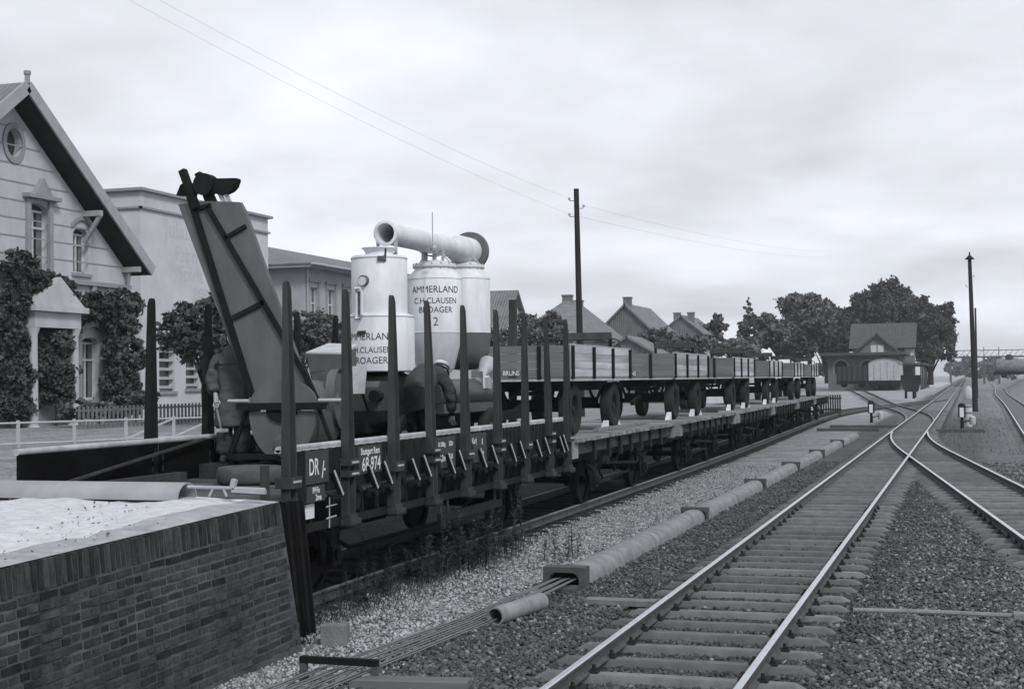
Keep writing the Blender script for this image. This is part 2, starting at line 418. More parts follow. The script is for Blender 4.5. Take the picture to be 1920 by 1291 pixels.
cb = MB(); cb.bb(-.045,.045,-.055,.055,.035,.06); cb.bb(-.03,.02,-.03,.03,.055,.085); cb.cyl((0,0,.06),(0,0,.115),.018,n=6)
clip_me = cb.mesh('clip', m_clip)
def track(name, label, fx, y0, y1, offs, dz, heads, step=2.0):
    t_ = thing(name, label, None, (fx(y0), y0, 0), 0, None, True); t_['kind'] = 'structure'
    for (o, a, b_) in offs: rail_mb(fx, o, a, b_, step, dz).build('rail', [m_rails, heads], t_, False)
    return t_
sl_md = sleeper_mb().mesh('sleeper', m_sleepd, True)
def sleepers(t_, fx, y0, y1, sp=.73, clips=0, wide=None, me=None):
    k = 0; y = y0
    while y < y1:
        x = fx(y); rz = -math.atan((fx(y+.3)-fx(y-.3))/.6); w_ = 1.
        if wide:
            e = wide(y); x += e/2; w_ = (2.5+abs(e))/2.5
        s_ = link('sleeper', me or sl_me, t_, Vector((x+rnd.uniform(-.03,.03), y, gh(x, y)+rnd.uniform(-.006,.006)))-OFF[t_.name], (0,0,rz+rnd.uniform(-.012,.012)))
        s_.scale.x = w_; OFF.pop(s_.name, None)
        if y < clips:
            for sx in (-HG, HG):
                for d in (-.085, .085): link('clip', clip_me, s_, (sx+d, 0, 0), (0,0,0 if d < 0 else math.pi))
        y += sp; k += 1
def sleeper_mass(t_, fx, y0, y1, sp=.73, mt=m_sleep):
    base = sleeper_mb(); mb = MB(); y = y0
    while y < y1:
        x = fx(y); g = gh(x, y)
        mb.add([(a+x, b_+y, c_+g-.004) for a, b_, c_ in base.v], base.f); y += sp
    o = mb.build('sleepers', mt, t_); o['kind'] = 'stuff'
mainf = lambda y: MAINC
tm = track('main_track', 'straight main line track with bright polished rails', mainf, 4, 900, [(-HG,4,900),(HG,4,900)], 0, m_railt, 60)
def wideA(y):
    if 45 < y < 69: return branch_x(y)-MAINC
    if 80 < y < 106: return yard_x(y)-MAINC
    return 0
sleepers(tm, mainf, 9.6, 112, .73, 30, wideA); sleeper_mass(tm, mainf, 112.3, 330)
tb = track('branch_track', 'track diverging from the main line past the frog', branch_x, 10, 71, [(-HG,10,66.5),(HG,10,66.5)], -.003, m_railt, 1.0)
sleepers(tb, branch_x, 15, 45, .73, 30)
ty = track('yard_track', 'dull curved track crossing over towards the goods shed', yard_x, 83, 215, [(-HG,83,215),(HG,83,215)], -.005, m_railr, 1.5)
sleeper_mass(ty, yard_x, 107, 160, .9)
ts = track('siding_track', 'rusty siding track beneath the loaded freight wagons', sid_x, 13.3, 168, [(-HG,13.3,160),(HG,13.3,156)], -.008, m_railr, 1.5)
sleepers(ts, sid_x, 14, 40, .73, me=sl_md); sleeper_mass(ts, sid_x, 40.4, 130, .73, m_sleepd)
tf = track('outer_track', 'curving outer track in the grass beside the lamp pole', far_x, 50, 620, [(-HG,50,620),(HG,50,620)], -.002, m_railt, 4.0)
sleeper_mass(tf, far_x, 52, 250, .8)

# ------------------------------------------------------------------ ballast stones and gravel (nobody could count them)
def ico():
    p = (1+5**.5)/2
    v = np.array([(-1,p,0),(1,p,0),(-1,-p,0),(1,-p,0),(0,-1,p),(0,1,p),(0,-1,-p),(0,1,-p),(p,0,-1),(p,0,1),(-p,0,-1),(-p,0,1)], float)
    v /= np.linalg.norm(v[0])
    f = np.array([(0,11,5),(0,5,1),(0,1,7),(0,7,10),(0,10,11),(1,5,9),(5,11,4),(11,10,2),(10,7,6),(7,1,8),(3,9,4),(3,4,2),(3,2,6),(3,6,8),(3,8,9),(4,9,5),(2,4,11),(6,2,10),(8,6,7),(9,8,1)])
    return v, f
def np_mesh(name, V, F, mt, kind='stuff', nper=3):
    me = bpy.data.meshes.new(name); me.vertices.add(len(V)); me.vertices.foreach_set('co', V.astype(np.float32).ravel())
    n = len(F); me.loops.add(n*nper); me.loops.foreach_set('vertex_index', F.astype(np.int32).ravel())
    me.polygons.add(n); me.polygons.foreach_set('loop_start', np.arange(0, n*nper, nper, dtype=np.int32))
    me.polygons.foreach_set('loop_total', np.full(n, nper, dtype=np.int32))
    for m_ in (mt if isinstance(mt, list) else [mt]): me.materials.append(m_)
    me.update(calc_edges=True); return me
def stones(name, pts, size, mt, label, mi=None):
    iv, jf = ico(); n = len(pts)
    sz = size[:, None]*rng.uniform(.6, 1.25, (n, 3))*np.array([1, 1, .75])
    V = iv[None]*rng.uniform(.72, 1.18, (n, 12, 1))*sz[:, None, :]
    a = rng.uniform(0, 2*np.pi, n); ca, sa = np.cos(a)[:, None], np.sin(a)[:, None]
    x = V[..., 0]*ca-V[..., 1]*sa; y = V[..., 0]*sa+V[..., 1]*ca
    tl = rng.uniform(-.6, .6, n)[:, None]; z = V[..., 2]+x*tl
    V = np.stack([x, y, z], -1)+pts[:, None, :]
    F = jf[None]+(np.arange(n)*12)[:, None, None]
    me = np_mesh(name, V.reshape(-1, 3), F.reshape(-1, 3), mt)
    if isinstance(mt, list): me.polygons.foreach_set('material_index', np.repeat(rng.choice(len(mt), n, p=mi), 20).astype(np.int32))
    o = link(name, me); return tag(o, label, kind='stuff')
m_st2 = mat('grey_ballast', .12, .95, .4, 3, .3, 40); m_st3 = mat('pale_ballast', .22, .95, .3, 3, .3, 40); m_st0 = mat('black_ballast', .05, .95, .4, 3, .3, 40)
def scatter(n, x0, x1, y0, y1, pw=1.6):
    u = rng.random(n); ya, yb = y0**(1-pw), y1**(1-pw)
    y = (ya+u*(yb-ya))**(1/(1-pw)); x = rng.uniform(x0, x1, n); return x, y
x, y = scatter(70000, -5.5, 2.6, 10.2, 46, 1.9)
keep = (x+y*.0 < 2.6) & ((x > -5.1) | (rng.random(len(x)) < .5)) & (x < .38*y-6.4+6)
x, y = x[keep], y[keep]
inm = np.abs(x-MAINC) < 1.25
bx_ = np.array([branch_x(v) for v in y]); inb = np.abs(x-bx_) < 1.25
# keep stones off sleepers: push towards the cribs
fr = ((y-9.6)/.73) % 1; on = (inm | inb) & ((fr < .15) | (fr > .85))
for c_ in (MAINC-HG, MAINC+HG): on |= np.abs(x-c_) < .1
on |= (np.abs(x-bx_-HG) < .1) | (np.abs(x-bx_+HG) < .1)
x, y, inm = x[~on], y[~on], (inm | inb)[~on]
sz = rng.uniform(.013, .036, len(x))
z = np.where(inm, -.028, .0)+rng.uniform(-.005, .012, len(x))
rt = (x > -.9) & (rng.random(len(x)) < .75) & ~inm
stones('ballast_shoulder', np.stack([x, y, z], 1)[rt], sz[rt], [m_stone, m_st2, m_st3, m_st0], 'greyer mixed ballast between the main line and the branch', [.3, .36, .14, .2])
stones('crib_ballast', np.stack([x, y, z], 1)[inm], sz[inm], [m_stone, m_st2, m_st3, m_st0], 'darker ballast packed between the sleepers', [.4, .07, .01, .52])  # crib stones take mostly the two darkest materials
rt |= inm
x, y, z, sz = x[~rt], y[~rt], z[~rt], sz[~rt]
stones('ballast', np.stack([x, y, z], 1), sz, [m_stone, m_st2, m_st3, m_st0], 'coarse dark ballast stones around the main line sleepers', [.52, .16, .03, .29])
x, y = scatter(26000, -7.35, -5.0, 10.8, 44, 1.8)
keep = rng.random(len(x)) < np.clip((-4.95-x)/.5, 0.1, 1); x, y = x[keep], y[keep]
stones('gravel', np.stack([x, y, rng.uniform(-.012, .006, len(x))], 1), rng.uniform(.01, .028, len(x)), [m_stonel, m_st2, m_st3], 'pale fine gravel strip between the siding and the duct', [.5, .3, .2])

# ------------------------------------------------------------------ brick loading ramp
def wall_top(y): return 1.42+(y-8.48)*.0235
WX = -6.5
def wall_pt(y, d, out_=0.):
    """point on the battered wall face, d metres below its top"""
    z = wall_top(y)-d
    return Vector((WX+.1*d/1.5+out_, y, z))
YE = 12.72
ramp = thing('loading_ramp', 'brick end-loading ramp with pale sandy top in front of the stake wagon', 'ramp', (-9, 8, 0), 0, None, True)
mb = MB()
n_ = 12; ysr = [3+(YE-3)*i/n_ for i in range(n_+1)]
for y in ysr:
    ye = y+.02
    for d in (0.03, 1.62): p = wall_pt(y, d, -.007); mb.v.append((p.x, p.y+(.18*d if y == YE else 0), p.z))
mb.f = [(2*i, 2*i+1, 2*i+3, 2*i+2) for i in range(n_)]; mb.m = [0]*n_
a = len(mb.v)-2; b0 = len(mb.v); mb.v += [(-13.5, YE, 1.4), (-13.5, YE+.25, -.2)]
mb.f.append((a, a+1, b0+1, b0)); mb.m.append(0)
mb.build('mortar_core', m_mortar, ramp)
mb = MB(); gx = np.linspace(-13.5, WX-.02, 40); gy = np.linspace(3, YE+.02, 44)
for y in gy:
    for x in gx:
        e = max(0, 1-(WX-.02-x)/.3)
        mb.v.append((x, y, wall_top(y)+.024+rnd.uniform(-.014,.02)*(1-e)+.02*(1-e)*math.sin(x*4+y*2)-.028*e))
mb.f = [(j*40+i, j*40+i+1, (j+1)*40+i+1, (j+1)*40+i) for j in range(43) for i in range(39)]; mb.m = [0]*len(mb.f)
for f_ in range(len(mb.f)): mb.m[f_] = 1 if f_ % 39 >= 37 else 0
mb.build('top_surface', [m_ramptop, m_rampedge], ramp, True)
def brick_var(seed, l, h, d):
    r_ = random.Random(seed); mb = MB(); ch = .007
    for yy in (-l/2, l/2):
        for zz in (-h/2, h/2):
            for k in (0, 1):
                mb.v.append(((0 if k == 0 else -.05), yy+(ch if yy < 0 else -ch)*(1-k)+r_.uniform(-.003,.003), zz+(ch if zz < 0 else -ch)*(1-k)+r_.uniform(-.003,.003)))
    v = mb.v  # indices yy*4+zz*2+k
    mb.f = [(0,4,6,2),(0,1,5,4),(4,5,7,6),(6,7,3,2),(2,3,1,0)]; mb.m = [0]*5
    return mb.mesh('brick', m_brick)
BR = [brick_var(i, .232, .062, .1) for i in range(5)]; HD = [brick_var(10+i, .112, .062, .1) for i in range(4)]; SO = [brick_var(20+i, .062, .225, .1) for i in range(5)]
cand = []
y = 7.0
while y < YE+.0: cand.append((y+.034, .118, SO)); y += .0715
for r_ in range(16):
    d = .275+r_*.0755; y = 6.9+(.0625 if r_ % 2 else 0)+rnd.uniform(0, .02); hd = r_ % 2
    yend = YE+.18*d-.02
    while y < yend:
        l = .125 if hd else .245
        if y+l > yend+.05: break
        cand.append((y+l/2, d, HD if hd else BR)); y += l
vis = []
for y, d, me_ in cand:
    p = wall_pt(y, d); u, v_, zc = proj(p)
    if -40 < u < 620 and v_ < 1320: vis.append((zc*(1.6 if me_ is HD else 1), y, d, me_))
vis.sort(); rest = vis[300:]
for k, (zc, y, d, me_) in enumerate(vis[:300]):
    p = wall_pt(y, d, rnd.uniform(-.004, .006))-OFF[ramp.name]
    link('brick', me_[rnd.randrange(len(me_))], ramp, p+Vector((0,0,rnd.uniform(-.006,.005))), (R(1.3)+rnd.uniform(-.02,.02), R(-3.8)+rnd.uniform(-.02,.02), rnd.uniform(-.03,.03)))
mb = MB()
for zc, y, d, me_ in rest:
    p = wall_pt(y, d, rnd.uniform(-.004, .006)); me = me_[rnd.randrange(len(me_))]
    M_ = Matrix.Translation(p) @ Euler((R(1.3), R(-3.8), rnd.uniform(-.02,.02))).to_matrix().to_4x4()
    mb.add([M_ @ v.co for v in me.vertices], [tuple(f.vertices) for f in me.polygons])
o = mb.build('bricks', m_brick, ramp); o['kind'] = 'stuff'
# two old rails leaning on the ramp corner as fenders
for k, (u0, v0, u1, v1, yy) in enumerate(((527, 940, 552, 1196, 12.78), (546, 938, 570, 1188, 12.9))):
    a = py(u0+6, v0, yy); b_ = py(u1+6, v1, yy+.28)
    mb = MB(); mb.beam(a, b_, .062, .03, 0, (0,1,0)); mb.beam(a+Vector((0,.05,0)), b_+Vector((0,.05,0)), .02, .1, 0, (0,1,0)); mb.beam(a+Vector((0,.1,0)), b_+Vector((0,.1,0)), .1, .02, 0, (0,1,0))
    mb.build('fender_rail', m_black, ramp)
n = 900; gx_ = rng.uniform(-11.5, WX-.1, n); gy_ = rng.uniform(7.6, 12.3, n)
stones('ramp_grit', np.stack([gx_, gy_, np.array([wall_top(v) for v in gy_])+.026], 1), rng.uniform(.004, .013, n)*np.where(rng.random(n) < .04, 1.8, 1), [m_st2, m_stonel, m_stone], 'loose grit scattered over the sandy ramp top', [.3, .55, .15])
# half-round bridge plate lying across the ramp end
mb = MB(); a0, a1 = -11.5, -7.42; n = 14; rr = .14
prof = [(rr*1.35*math.cos(math.pi*i/n), .165*math.sin(math.pi*i/n)) for i in range(n+1)]+[((rr*1.35-.015)*math.cos(math.pi*i/n), .15*math.sin(math.pi*i/n)) for i in range(n, -1, -1)]
zt = wall_top(12.5)+.035
mb.prism([(12.52+p, zt+q) for p, q in prof], 'x', a0, a1)
solid('bridge_plate', mb, mat('bare_sheet_steel', .27, .75, .2, 2.5, .2, 12), 'half-round grey sheet steel lying across the ramp end', 'steel sheet', loc=(-9, 12.52, zt), smooth=True)
mb = MB(); q = lambda u, v_, y_=12.45: py(u, v_, y_)
mb.tube([q(352, 912), q(420, 914), q(497, 917)], .016); mb.tube([q(392, 930), q(400, 914)], .013); mb.tube([q(418, 914), q(425, 930)], .013)
mb.beam(q(436, 916), q(440, 898), .05, .05); mb.beam(q(436,918), q(498,922), .05, .04)
solid('coupling_iron', mb, m_metal, 'thin iron rods lying on the ramp edge by the wagon corner', 'iron rods', loc=tuple(q(430, 930)))

# ------------------------------------------------------------------ running gear shared by all wagons
def wheel_me(r=.47):
    mb = MB(); mb.lathe([(.06,-.09),(.09,-.09),(.1,-.03),(r-.07,-.02),(r-.06,-.07),(r-.01,-.065),(r,-.06),(r,.05),(r+.03,.055),(r+.03,.075),(r-.06,.07),(r-.07,.02),(.1,.03),(.09,.09),(.06,.09)], n=28, ax=(1,0,0))
    return mb.mesh('wheel', m_black, True)
WH = wheel_me()
def spring_me():
    mb = MB()
    for k in range(6):
        l = .52-.07*k; mb.beam((0,-l,.16-.022*k+.02),(0,0,.1-.022*k),.08,.02); mb.beam((0,0,.1-.022*k),(0,l,.16-.022*k+.02),.08,.02)
    mb.bb(-.05,.05,-.06,.06,-.06,.14)
    mb.bb(-.1,.1,-.11,.11,-.3,-.06); mb.cyl((.1,0,-.17),(.14,0,-.17),.075,n=12)
    for s_ in (-1,1): mb.beam((0,s_*.17,-.36),(0,s_*.14,.2),.03,.09); mb.beam((0,s_*.17,-.36),(0,s_*.3,.22),.03,.04); mb.bb(-.02,.02,s_*.52-.03,s_*.52+.03,.12,.28)
    mb.beam((0,-.17,-.36),(0,.17,-.36),.03,.03)
    return mb.mesh('axle_box', m_black)
AXB = spring_me()
def buffer_mb(y0, d, x, z):
    mb = MB(); mb.lathe([(.0,0),(.13,0),(.13,.03),(.09,.05),(.085,.3),(.06,.3),(.06,.5),(.19,.51),(.195,.53),(.15,.555),(0,.56)], (x, y0, z), 16, ax=(0,d,0)); return mb
def axle(parent, y, xh=1.02, zr=RT):
    for s_ in (-1, 1):
        link('wheel', WH, parent, (s_*.75, y, zr+.47), (0,0,0 if s_ < 0 else math.pi))
        link('axle_box', AXB, parent, (s_*xh, y, zr+.64), (0,0,0 if s_ > 0 else math.pi))
    MB().cyl((-.75,y,zr+.47),(.75,y,zr+.47),.07,n=10).build('axle', m_black, parent)

# ------------------------------------------------------------------ stake wagon
WC, WY0, WY1, FZ = -8.3, 12.95, 25.0, 1.45
wag = thing('stake_wagon', 'dark flat wagon with tall steel stakes and low boards marked DR 68 974', 'freight wagon', (WC, 0, 0))
pl = MB(); pl.bb(-1.37,1.37,-.094,.094,-.05,0); PLK = pl.mesh('floor_plank', m_floorw)
k = 0; y = WY0+.1
while y < WY1-.05: link('floor_plank', PLK, wag, (0, y, FZ-rnd.uniform(0,.008))); y += .197
for s_ in (-1, 1):
    mb = MB(); x = s_*1.0
    mb.bb(x-.06,x+.06,WY0+.3,WY1-.02,1.36,1.385); mb.bb(x-.06,x+.06,WY0+.3,WY1-.02,1.06,1.085); mb.bb(x-.01,x+.01,WY0+.3,WY1-.02,1.085,1.36)
    mb.build('solebar', m_black, wag)
    mb = MB(); x = s_*1.36                        # outer lower sill carrying the stake shoes
    mb.bb(min(x, x+s_*.07),max(x, x+s_*.07),WY0+.1,WY1,1.06,1.15)
    for yy in np.arange(WY0+.4, WY1, .47): mb.bb(x-.02,x+.015,yy-.02,yy+.02,1.15,1.42)
    mb.build('side_sill', m_steel, wag)
    for yy in (WY0+.28, WY1-.05):
        pass
for yy, d in ((WY0+.3, -1), (WY1, 1)):
    mb = MB(); mb.bb(-1.36,1.36,yy-.06,yy+.06,1.04,1.39); mb.build('headstock', m_steel, wag)
    for s_ in (-1, 1):
        if d > 0: buffer_mb(yy+.06, d, s_*.875, 1.24).build('buffer', m_black, wag, True)
for s_ in (-1,1): MB().lathe([(0,0),(.13,0),(.12,.1),(.18,.12),(.18,.16),(0,.17)], (s_*.875, WY0+.24, 1.24), 16, ax=(0,-1,0)).build('buffer', m_black, wag, True)
for yy in (15.5, 22.7): axle(wag, yy)
mb = MB()
for yy in (17.2, 21.0): mb.beam((-1,yy,1.2),(1,yy,1.2),.1,.2)
mb.tube([(-.6,15.5,1.1),(-.6,17,.55),(-.6,21,.55),(-.6,22.7,1.1)],.03); mb.tube([(.6,15.5,1.1),(.6,17,.55),(.6,21,.55),(.6,22.7,1.1)],.03)
mb.cyl((0,17.6,.85),(0,18.5,.85),.2,n=16); mb.bb(-.3,.3,19.3,20.4,.75,1.1)
mb.build('brake_gear', m_black, wag)
NS = [13.6, 15.1, 16.47, 17.8, 19.15, 20.6, 22.0, 23.4, 24.55]
FS = [15.6, 17.0, 18.3, 19.62, 21.0, 22.4, 23.8]
# side boards with ribs
XI = 1.36
ys = NS+[WY1-.05]
for a, b_ in zip(ys[:-1], ys[1:]):
    a += .09; b_ -= .09
    if b_-a < .2: continue
    mb = MB(); mb.bb(XI,XI+.035,a,b_,1.47,1.965)
    o = mb.build('side_board', m_steel, wag)
    rb = MB(); nr = max(2, int((b_-a)/.2))
    for i in range(nr):
        yy = a+(i+.5)*(b_-a)/nr; rb.prism([(yy-.045,0),(yy+.045,0),(yy+.02,.045),(yy-.02,.045)], 'z', 1.48, 1.955)
    rb.v = [(XI+.035+z0, y0, z1) for (y0, z0, z1) in [(v[0], v[1], v[2]) for v in rb.v]]
    rb.build('rib', m_steel, o)
mb = MB(); mb.tube([(XI+.02, NS[0]-.1, 1.99),(XI+.02, 18, 1.99),(XI+.02, WY1-.05, 1.99)], .034, 10); mb.bb(XI-.02,XI+.05,NS[0]-.1,WY1-.05,1.95,1.985)
mb.build('top_rail', m_worn, wag, True)
for a, b_ in zip([WY0-.15]+FS, FS+[WY1-.05]):
    MB().bb(-XI-.04,-XI,a+.08,b_-.08,1.46,1.96).build('side_board', m_inner, wag)
MB().tube([(-XI-.02, WY0-.1, 1.985),(-XI-.02, WY1-.05, 1.985)], .038, 10).build('top_rail', m_worn, wag, True)
# stakes: tapered steel channels opening outwards
def stake_me():
    mb = MB(); H0, H1 = 0, 2.68
    lv = [(0,.1,.1),(.5,.095,.1),(1.0,.088,.092),(2.0,.068,.07),(2.6,.057,.05),(2.66,.05,.04),(2.69,.035,.03)]
    prof = lambda w_, d: [(0,-w_),(d,-w_),(d,-w_+.022),(.02,-w_+.03),(.02,w_-.03),(d,w_-.022),(d,w_),(0,w_)]
    for z, w_, d in lv:
        for a, b_ in prof(w_, d): mb.v.append((a, b_, z))
    n = 8
    for k in range(len(lv)-1):
        for i in range(n): mb.f.append((k*n+i, k*n+(i+1) % n, (k+1)*n+(i+1) % n, (k+1)*n+i)); mb.m.append(0)
    mb.f.append(tuple(range((len(lv)-1)*n, len(lv)*n))); mb.m.append(0)
    return mb.mesh('stake', m_stake)
STK = stake_me(); STKF = STK.copy(); STKF.materials[0] = m_steel  # far stakes: darker material paints in the shadow on their inner side
cb = MB()
for z in (0, .13):
    cb.bb(-.05,.135,-.135,-.105,z-.035,z+.035); cb.bb(-.05,.135,.105,.135,z-.035,z+.035); cb.bb(.108,.138,-.134,.134,z-.033,z+.033)
    cb.bb(.139,.15,-.09,.09,z-.012,z+.012,1)
CLAMP = cb.mesh('clamp', [m_stake, m_worn])
cb1 = MB(); z = 0
cb1.bb(-.05,.135,-.135,-.105,-.06,.06); cb1.bb(-.05,.135,.105,.135,-.06,.06); cb1.bb(.108,.138,-.134,.134,-.058,.058); cb1.bb(.139,.15,-.09,.09,.0,.024,1)
CLAMP1 = cb1.mesh('clamp', [m_stake, m_worn])
sb = MB(); sb.bb(-.02,.15,-.15,.15,0,.06); sb.bb(-.02,.16,-.16,.16,-.025,0,1); sb.bb(.05,.12,-.11,.11,.06,.11)
SHOE = sb.mesh('stake_shoe', [m_stake, m_steel])
for i, y in enumerate(NS):
    o = link('stake', STK, wag, (XI+.045, y, 1.08), (0, R(rnd.uniform(-.5,.8)), rnd.uniform(-.03,.03)))
    link('clamp', CLAMP if i % 2 else CLAMP1, o, (0,0,.56)); link('stake_shoe', SHOE, o, (0,0,-.02))
for i, y in enumerate(FS):
    o = link('stake', STKF, wag, (-XI-.045, y, 1.08), (0, R(rnd.uniform(-.5,.5)), math.pi+rnd.uniform(-.03,.03)))
    link('clamp', CLAMP, o, (0,0,.56))
# board latches beside each stake
lt = MB()
lt.prism([(-.06,-.38),(.0,-.42),(.07,-.3),(.03,.14),(-.02,.2),(-.07,.16)], 'x', 0, .05)
lt.cyl((0,.0,-.16),(.09,0,-.16),.045,n=10)
LAT = lt.mesh('latch', m_black)
lv = MB(); lv.beam((.03,-.06,.14),(.09,.08,-.14),.035,.05,0,(1,0,0)); lv.cyl((0,.08,-.16),(.1,.08,-.16),.05,n=10); lv.cyl((0,.17,-.18),(.08,.17,-.18),.035,n=8); lv.bb(-.01,.03,-.02,.22,-.22,-.12)
lv.beam((.07,-.065,.16),(.115,.075,-.12),.03,.008,1,(1,0,0))
LEV = lv.mesh('latch_lever', [m_steel, m_worn])
for i, y in enumerate(NS):
    if i and i not in (1,): link('latch_lever', LEV, wag, (XI+.06, y-.3, 1.56), (0,0,0))
    if i < len(NS)-1:
        link('latch', LAT, wag, (XI+.06, y+.25, 1.6)); link('latch_lever', LEV, wag, (XI+.06, y+(.62 if i else 1.12), 1.54))
# plates and lettering on the near side
def side_text(parent, s, yc, z, size, sx=1., mt=m_white, x=XI+.094, bold=.003):
    return text_mesh(s, size, lambda a, b_: (x, yc+a*sx, z+b_), mt, 'lettering', parent, bold)
XP = XI+.086
def plate(y0, y1, z0, z1, lines, name='number_plate'):
    o = MB().bb(XI+.035, XP, y0, y1, z0, z1).build(name, m_plate, wag)
    for s, yc, z, sz, sx in lines: side_text(o, s, yc, z, sz, sx, x=XP+.003)
    return o
plate(14.02, 14.6, 1.58, 1.94, [('DR', 14.22, 1.68, .26, .72), ('/', 14.45, 1.64, .26, 1), ('-', 14.47, 1.68, .2, 1.6)])
plate(14.05, 14.5, 1.38, 1.56, [('Ff·Fs', 14.27, 1.48, .09, 1.1), ('2ms', 14.33, 1.4, .09, 1)])
plate(15.42, 16.12, 1.6, 1.93, [('Stuttgart Rers', 15.77, 1.83, .11, .9), ('68 974', 15.8, 1.635, .23, .88)])
plate(17.98, 18.75, 1.5, 1.92, [('10 200kg', 18.2, 1.8, .085, .9), ('20,5t', 18.56, 1.8, .085, .9), ('12,2m', 18.2, 1.6, .12, 1), ('5,25', 18.56, 1.62, .09, 1)])
plate(19.35, 20.1, 1.5, 1.92, [('Kur)', 19.55, 1.78, .12, .9), ('g', 19.9, 1.78, .12, .9), ('8m', 19.5, 1.6, .1, 1), ('6m', 19.9, 1.6, .1, 1)])
MB().bb(XI+.03, XI+.04, 14.1, 14.32, 1.2, 1.36).build('label_holder', m_paper, wag)
MB().tube([(XI+.08,14.55,1.3),(XI+.08,14.82,1.31)],.01).tube([(XI+.08,14.55,1.17),(XI+.08,14.8,1.18)],.01).tube([(XI+.075,14.64,1.4),(XI+.075,14.63,1.06)],.008).build('label_clip', m_worn, wag)
# shunter's step
mb = MB(); mb.beam((XI+.04,18.2,.82),(XI+.04,20.86,.82),.06,.12)
mb.build('step_board', m_steel, wag)
for yy in (18.22, 18.5, 20.55, 20.84): MB().tube([(XI-.02,yy-.02,1.14),(XI+.05,yy,1.05),(XI+.05,yy,.84)],.022).build('step_hanger', m_stake, wag)
# corner post stub and hanging brake hose at the near end
MB().bb(XI-.03,XI+.03,WY0+.24,WY0+.34,1.36,1.84).build('corner_post', m_stake, wag)
MB().tube([(.95,WY0+.2,1.1),(.98,WY0+.15,.95),(1.02,WY0+.14,.7),(1.0,WY0+.2,.45),(.95,WY0+.3,.35)],[.03,.035,.035,.035,.05]).build('brake_hose', m_black, wag, True)

# ------------------------------------------------------------------ loose things on the wagon floor
def tyre_mb(R_, r_, wd, tread=True):
    p = []; n = 10
    for i in range(n+1):
        t = math.pi*i/n-math.pi/2; p.append((R_-.07+.07*abs(math.cos(t))**.5, wd/2*math.sin(t)))
    p = [(r_, -wd*.36), (r_+.05, -wd*.48)]+p+[(r_+.05, wd*.48), (r_, wd*.36), (r_+.03, 0), (r_, -wd*.36)]
    return p
tp = MB(); tp.lathe(tyre_mb(.42, .22, .21), n=36)
o = link('spare_tyre', tp.mesh('spare_tyre', m_tyreg, True)); o.location = (-8.5, 15.85, FZ+.11)
tag(o, 'loose rubber tyre lying flat on the wagon floor', 'tyre')
mb = MB(); mb.bb(-.2,.2,-.06,.06,0,.05); mb.bb(-.14,.14,-.045,.045,.05,.075)
o = solid('wood_block', mb, m_chock, 'pale wooden block lying on the dark wagon floor', 'wood block'); o.location = (-9.0, 14.6, FZ); o.rotation_euler.z = R(25)
a, b_ = px(90, 893, -9.55), px(345, 868, -9.55)
mb = MB(); mb.beam((-9.5, 13.15, FZ+.07),(-9.5, 15.9, FZ+.07),.14,.13); mb.beam((-9.5,13.2,FZ+.14),(-9.58,16.6,FZ+.52),.035,.03)
solid('timber_beam', mb, m_endgr, 'dark timber beam lying along the far wagon board', 'timber', loc=(-9.5,14.5,FZ))

# ------------------------------------------------------------------ potato washer with leaning elevator
WYP = 16.5
wsh = thing('elevator_washer', 'grey machine with tall leaning elevator trough and round drum', 'farm machine', (-8.3, WYP, FZ), 0, None, True)
def wp(u, v, dy=0.): p = py(u, v, WYP); return Vector((p.x, WYP+dy, p.z))
def elev_panel(pts, y0, y1):
    mb = MB(); q = [(wp(u, v).x, wp(u, v).z) for u, v in pts]; mb.prism(q, 'y', y0, y1); return mb
elev_panel([(334,383),(385,377),(432,378),(450,379),(459,395),(498,505),(585,745),(470,745),(400,560)], WYP, WYP+.07).build('elevator_trough', m_elev, wsh)
def bar(u0, v0, u1, v1, wd, name='brace', d=.04):
    a, b_ = wp(u0, v0), wp(u1, v1)
    return MB().beam(a+Vector((0,-d/2,0)), b_+Vector((0,-d/2,0)), wd, d, 0, (0,1,0)).build(name, m_black, wsh)
bar(352,352,474,742,.085); bar(390,388,575,705,.065); bar(367,393,396,385,.06); bar(424,446,462,424,.05); bar(438,596,497,566,.06); bar(575,705,597,752,.07)
# gearing and guard on the elevator head
mb = MB(); c = wp(392, 345)
mb.beam(wp(346,320,-.05), wp(372,392,-.05), .09, .09, 0, (0,1,0)); mb.build('head_post', m_black, wsh)
mb = MB(); mb.beam(wp(366,323,.08), wp(392,392,.08), .08, .08, 0, (0,1,0)); mb.build('head_post', m_black, wsh)
mb = MB()
mb.prism([(wp(u,v).x, wp(u,v).z) for u, v in ((392,335),(444,334),(445,338),(441,350),(434,358),(424,363),(412,365),(398,362))], 'y', WYP-.02, WYP+.1); mb.build('head_guard', m_black, wsh)
mb = MB(); mb.prism([(wp(u,v).x, wp(u,v).z) for u, v in ((330,366),(338,346),(352,340),(366,352),(362,368))], 'y', WYP-.0, WYP+.1); mb.build('head_guard', m_black, wsh)
MB().cyl(wp(384,346,-.06), wp(384,346,.12), .145, n=24).build('head_pulley', m_black, wsh, True)
for u in (394, 410, 421): MB().beam(wp(u-6,352,.05), wp(u+9,384,.05), .05, .04, 0, (0,1,0)).build('head_strut', m_metal if u > 400 else m_black, wsh)
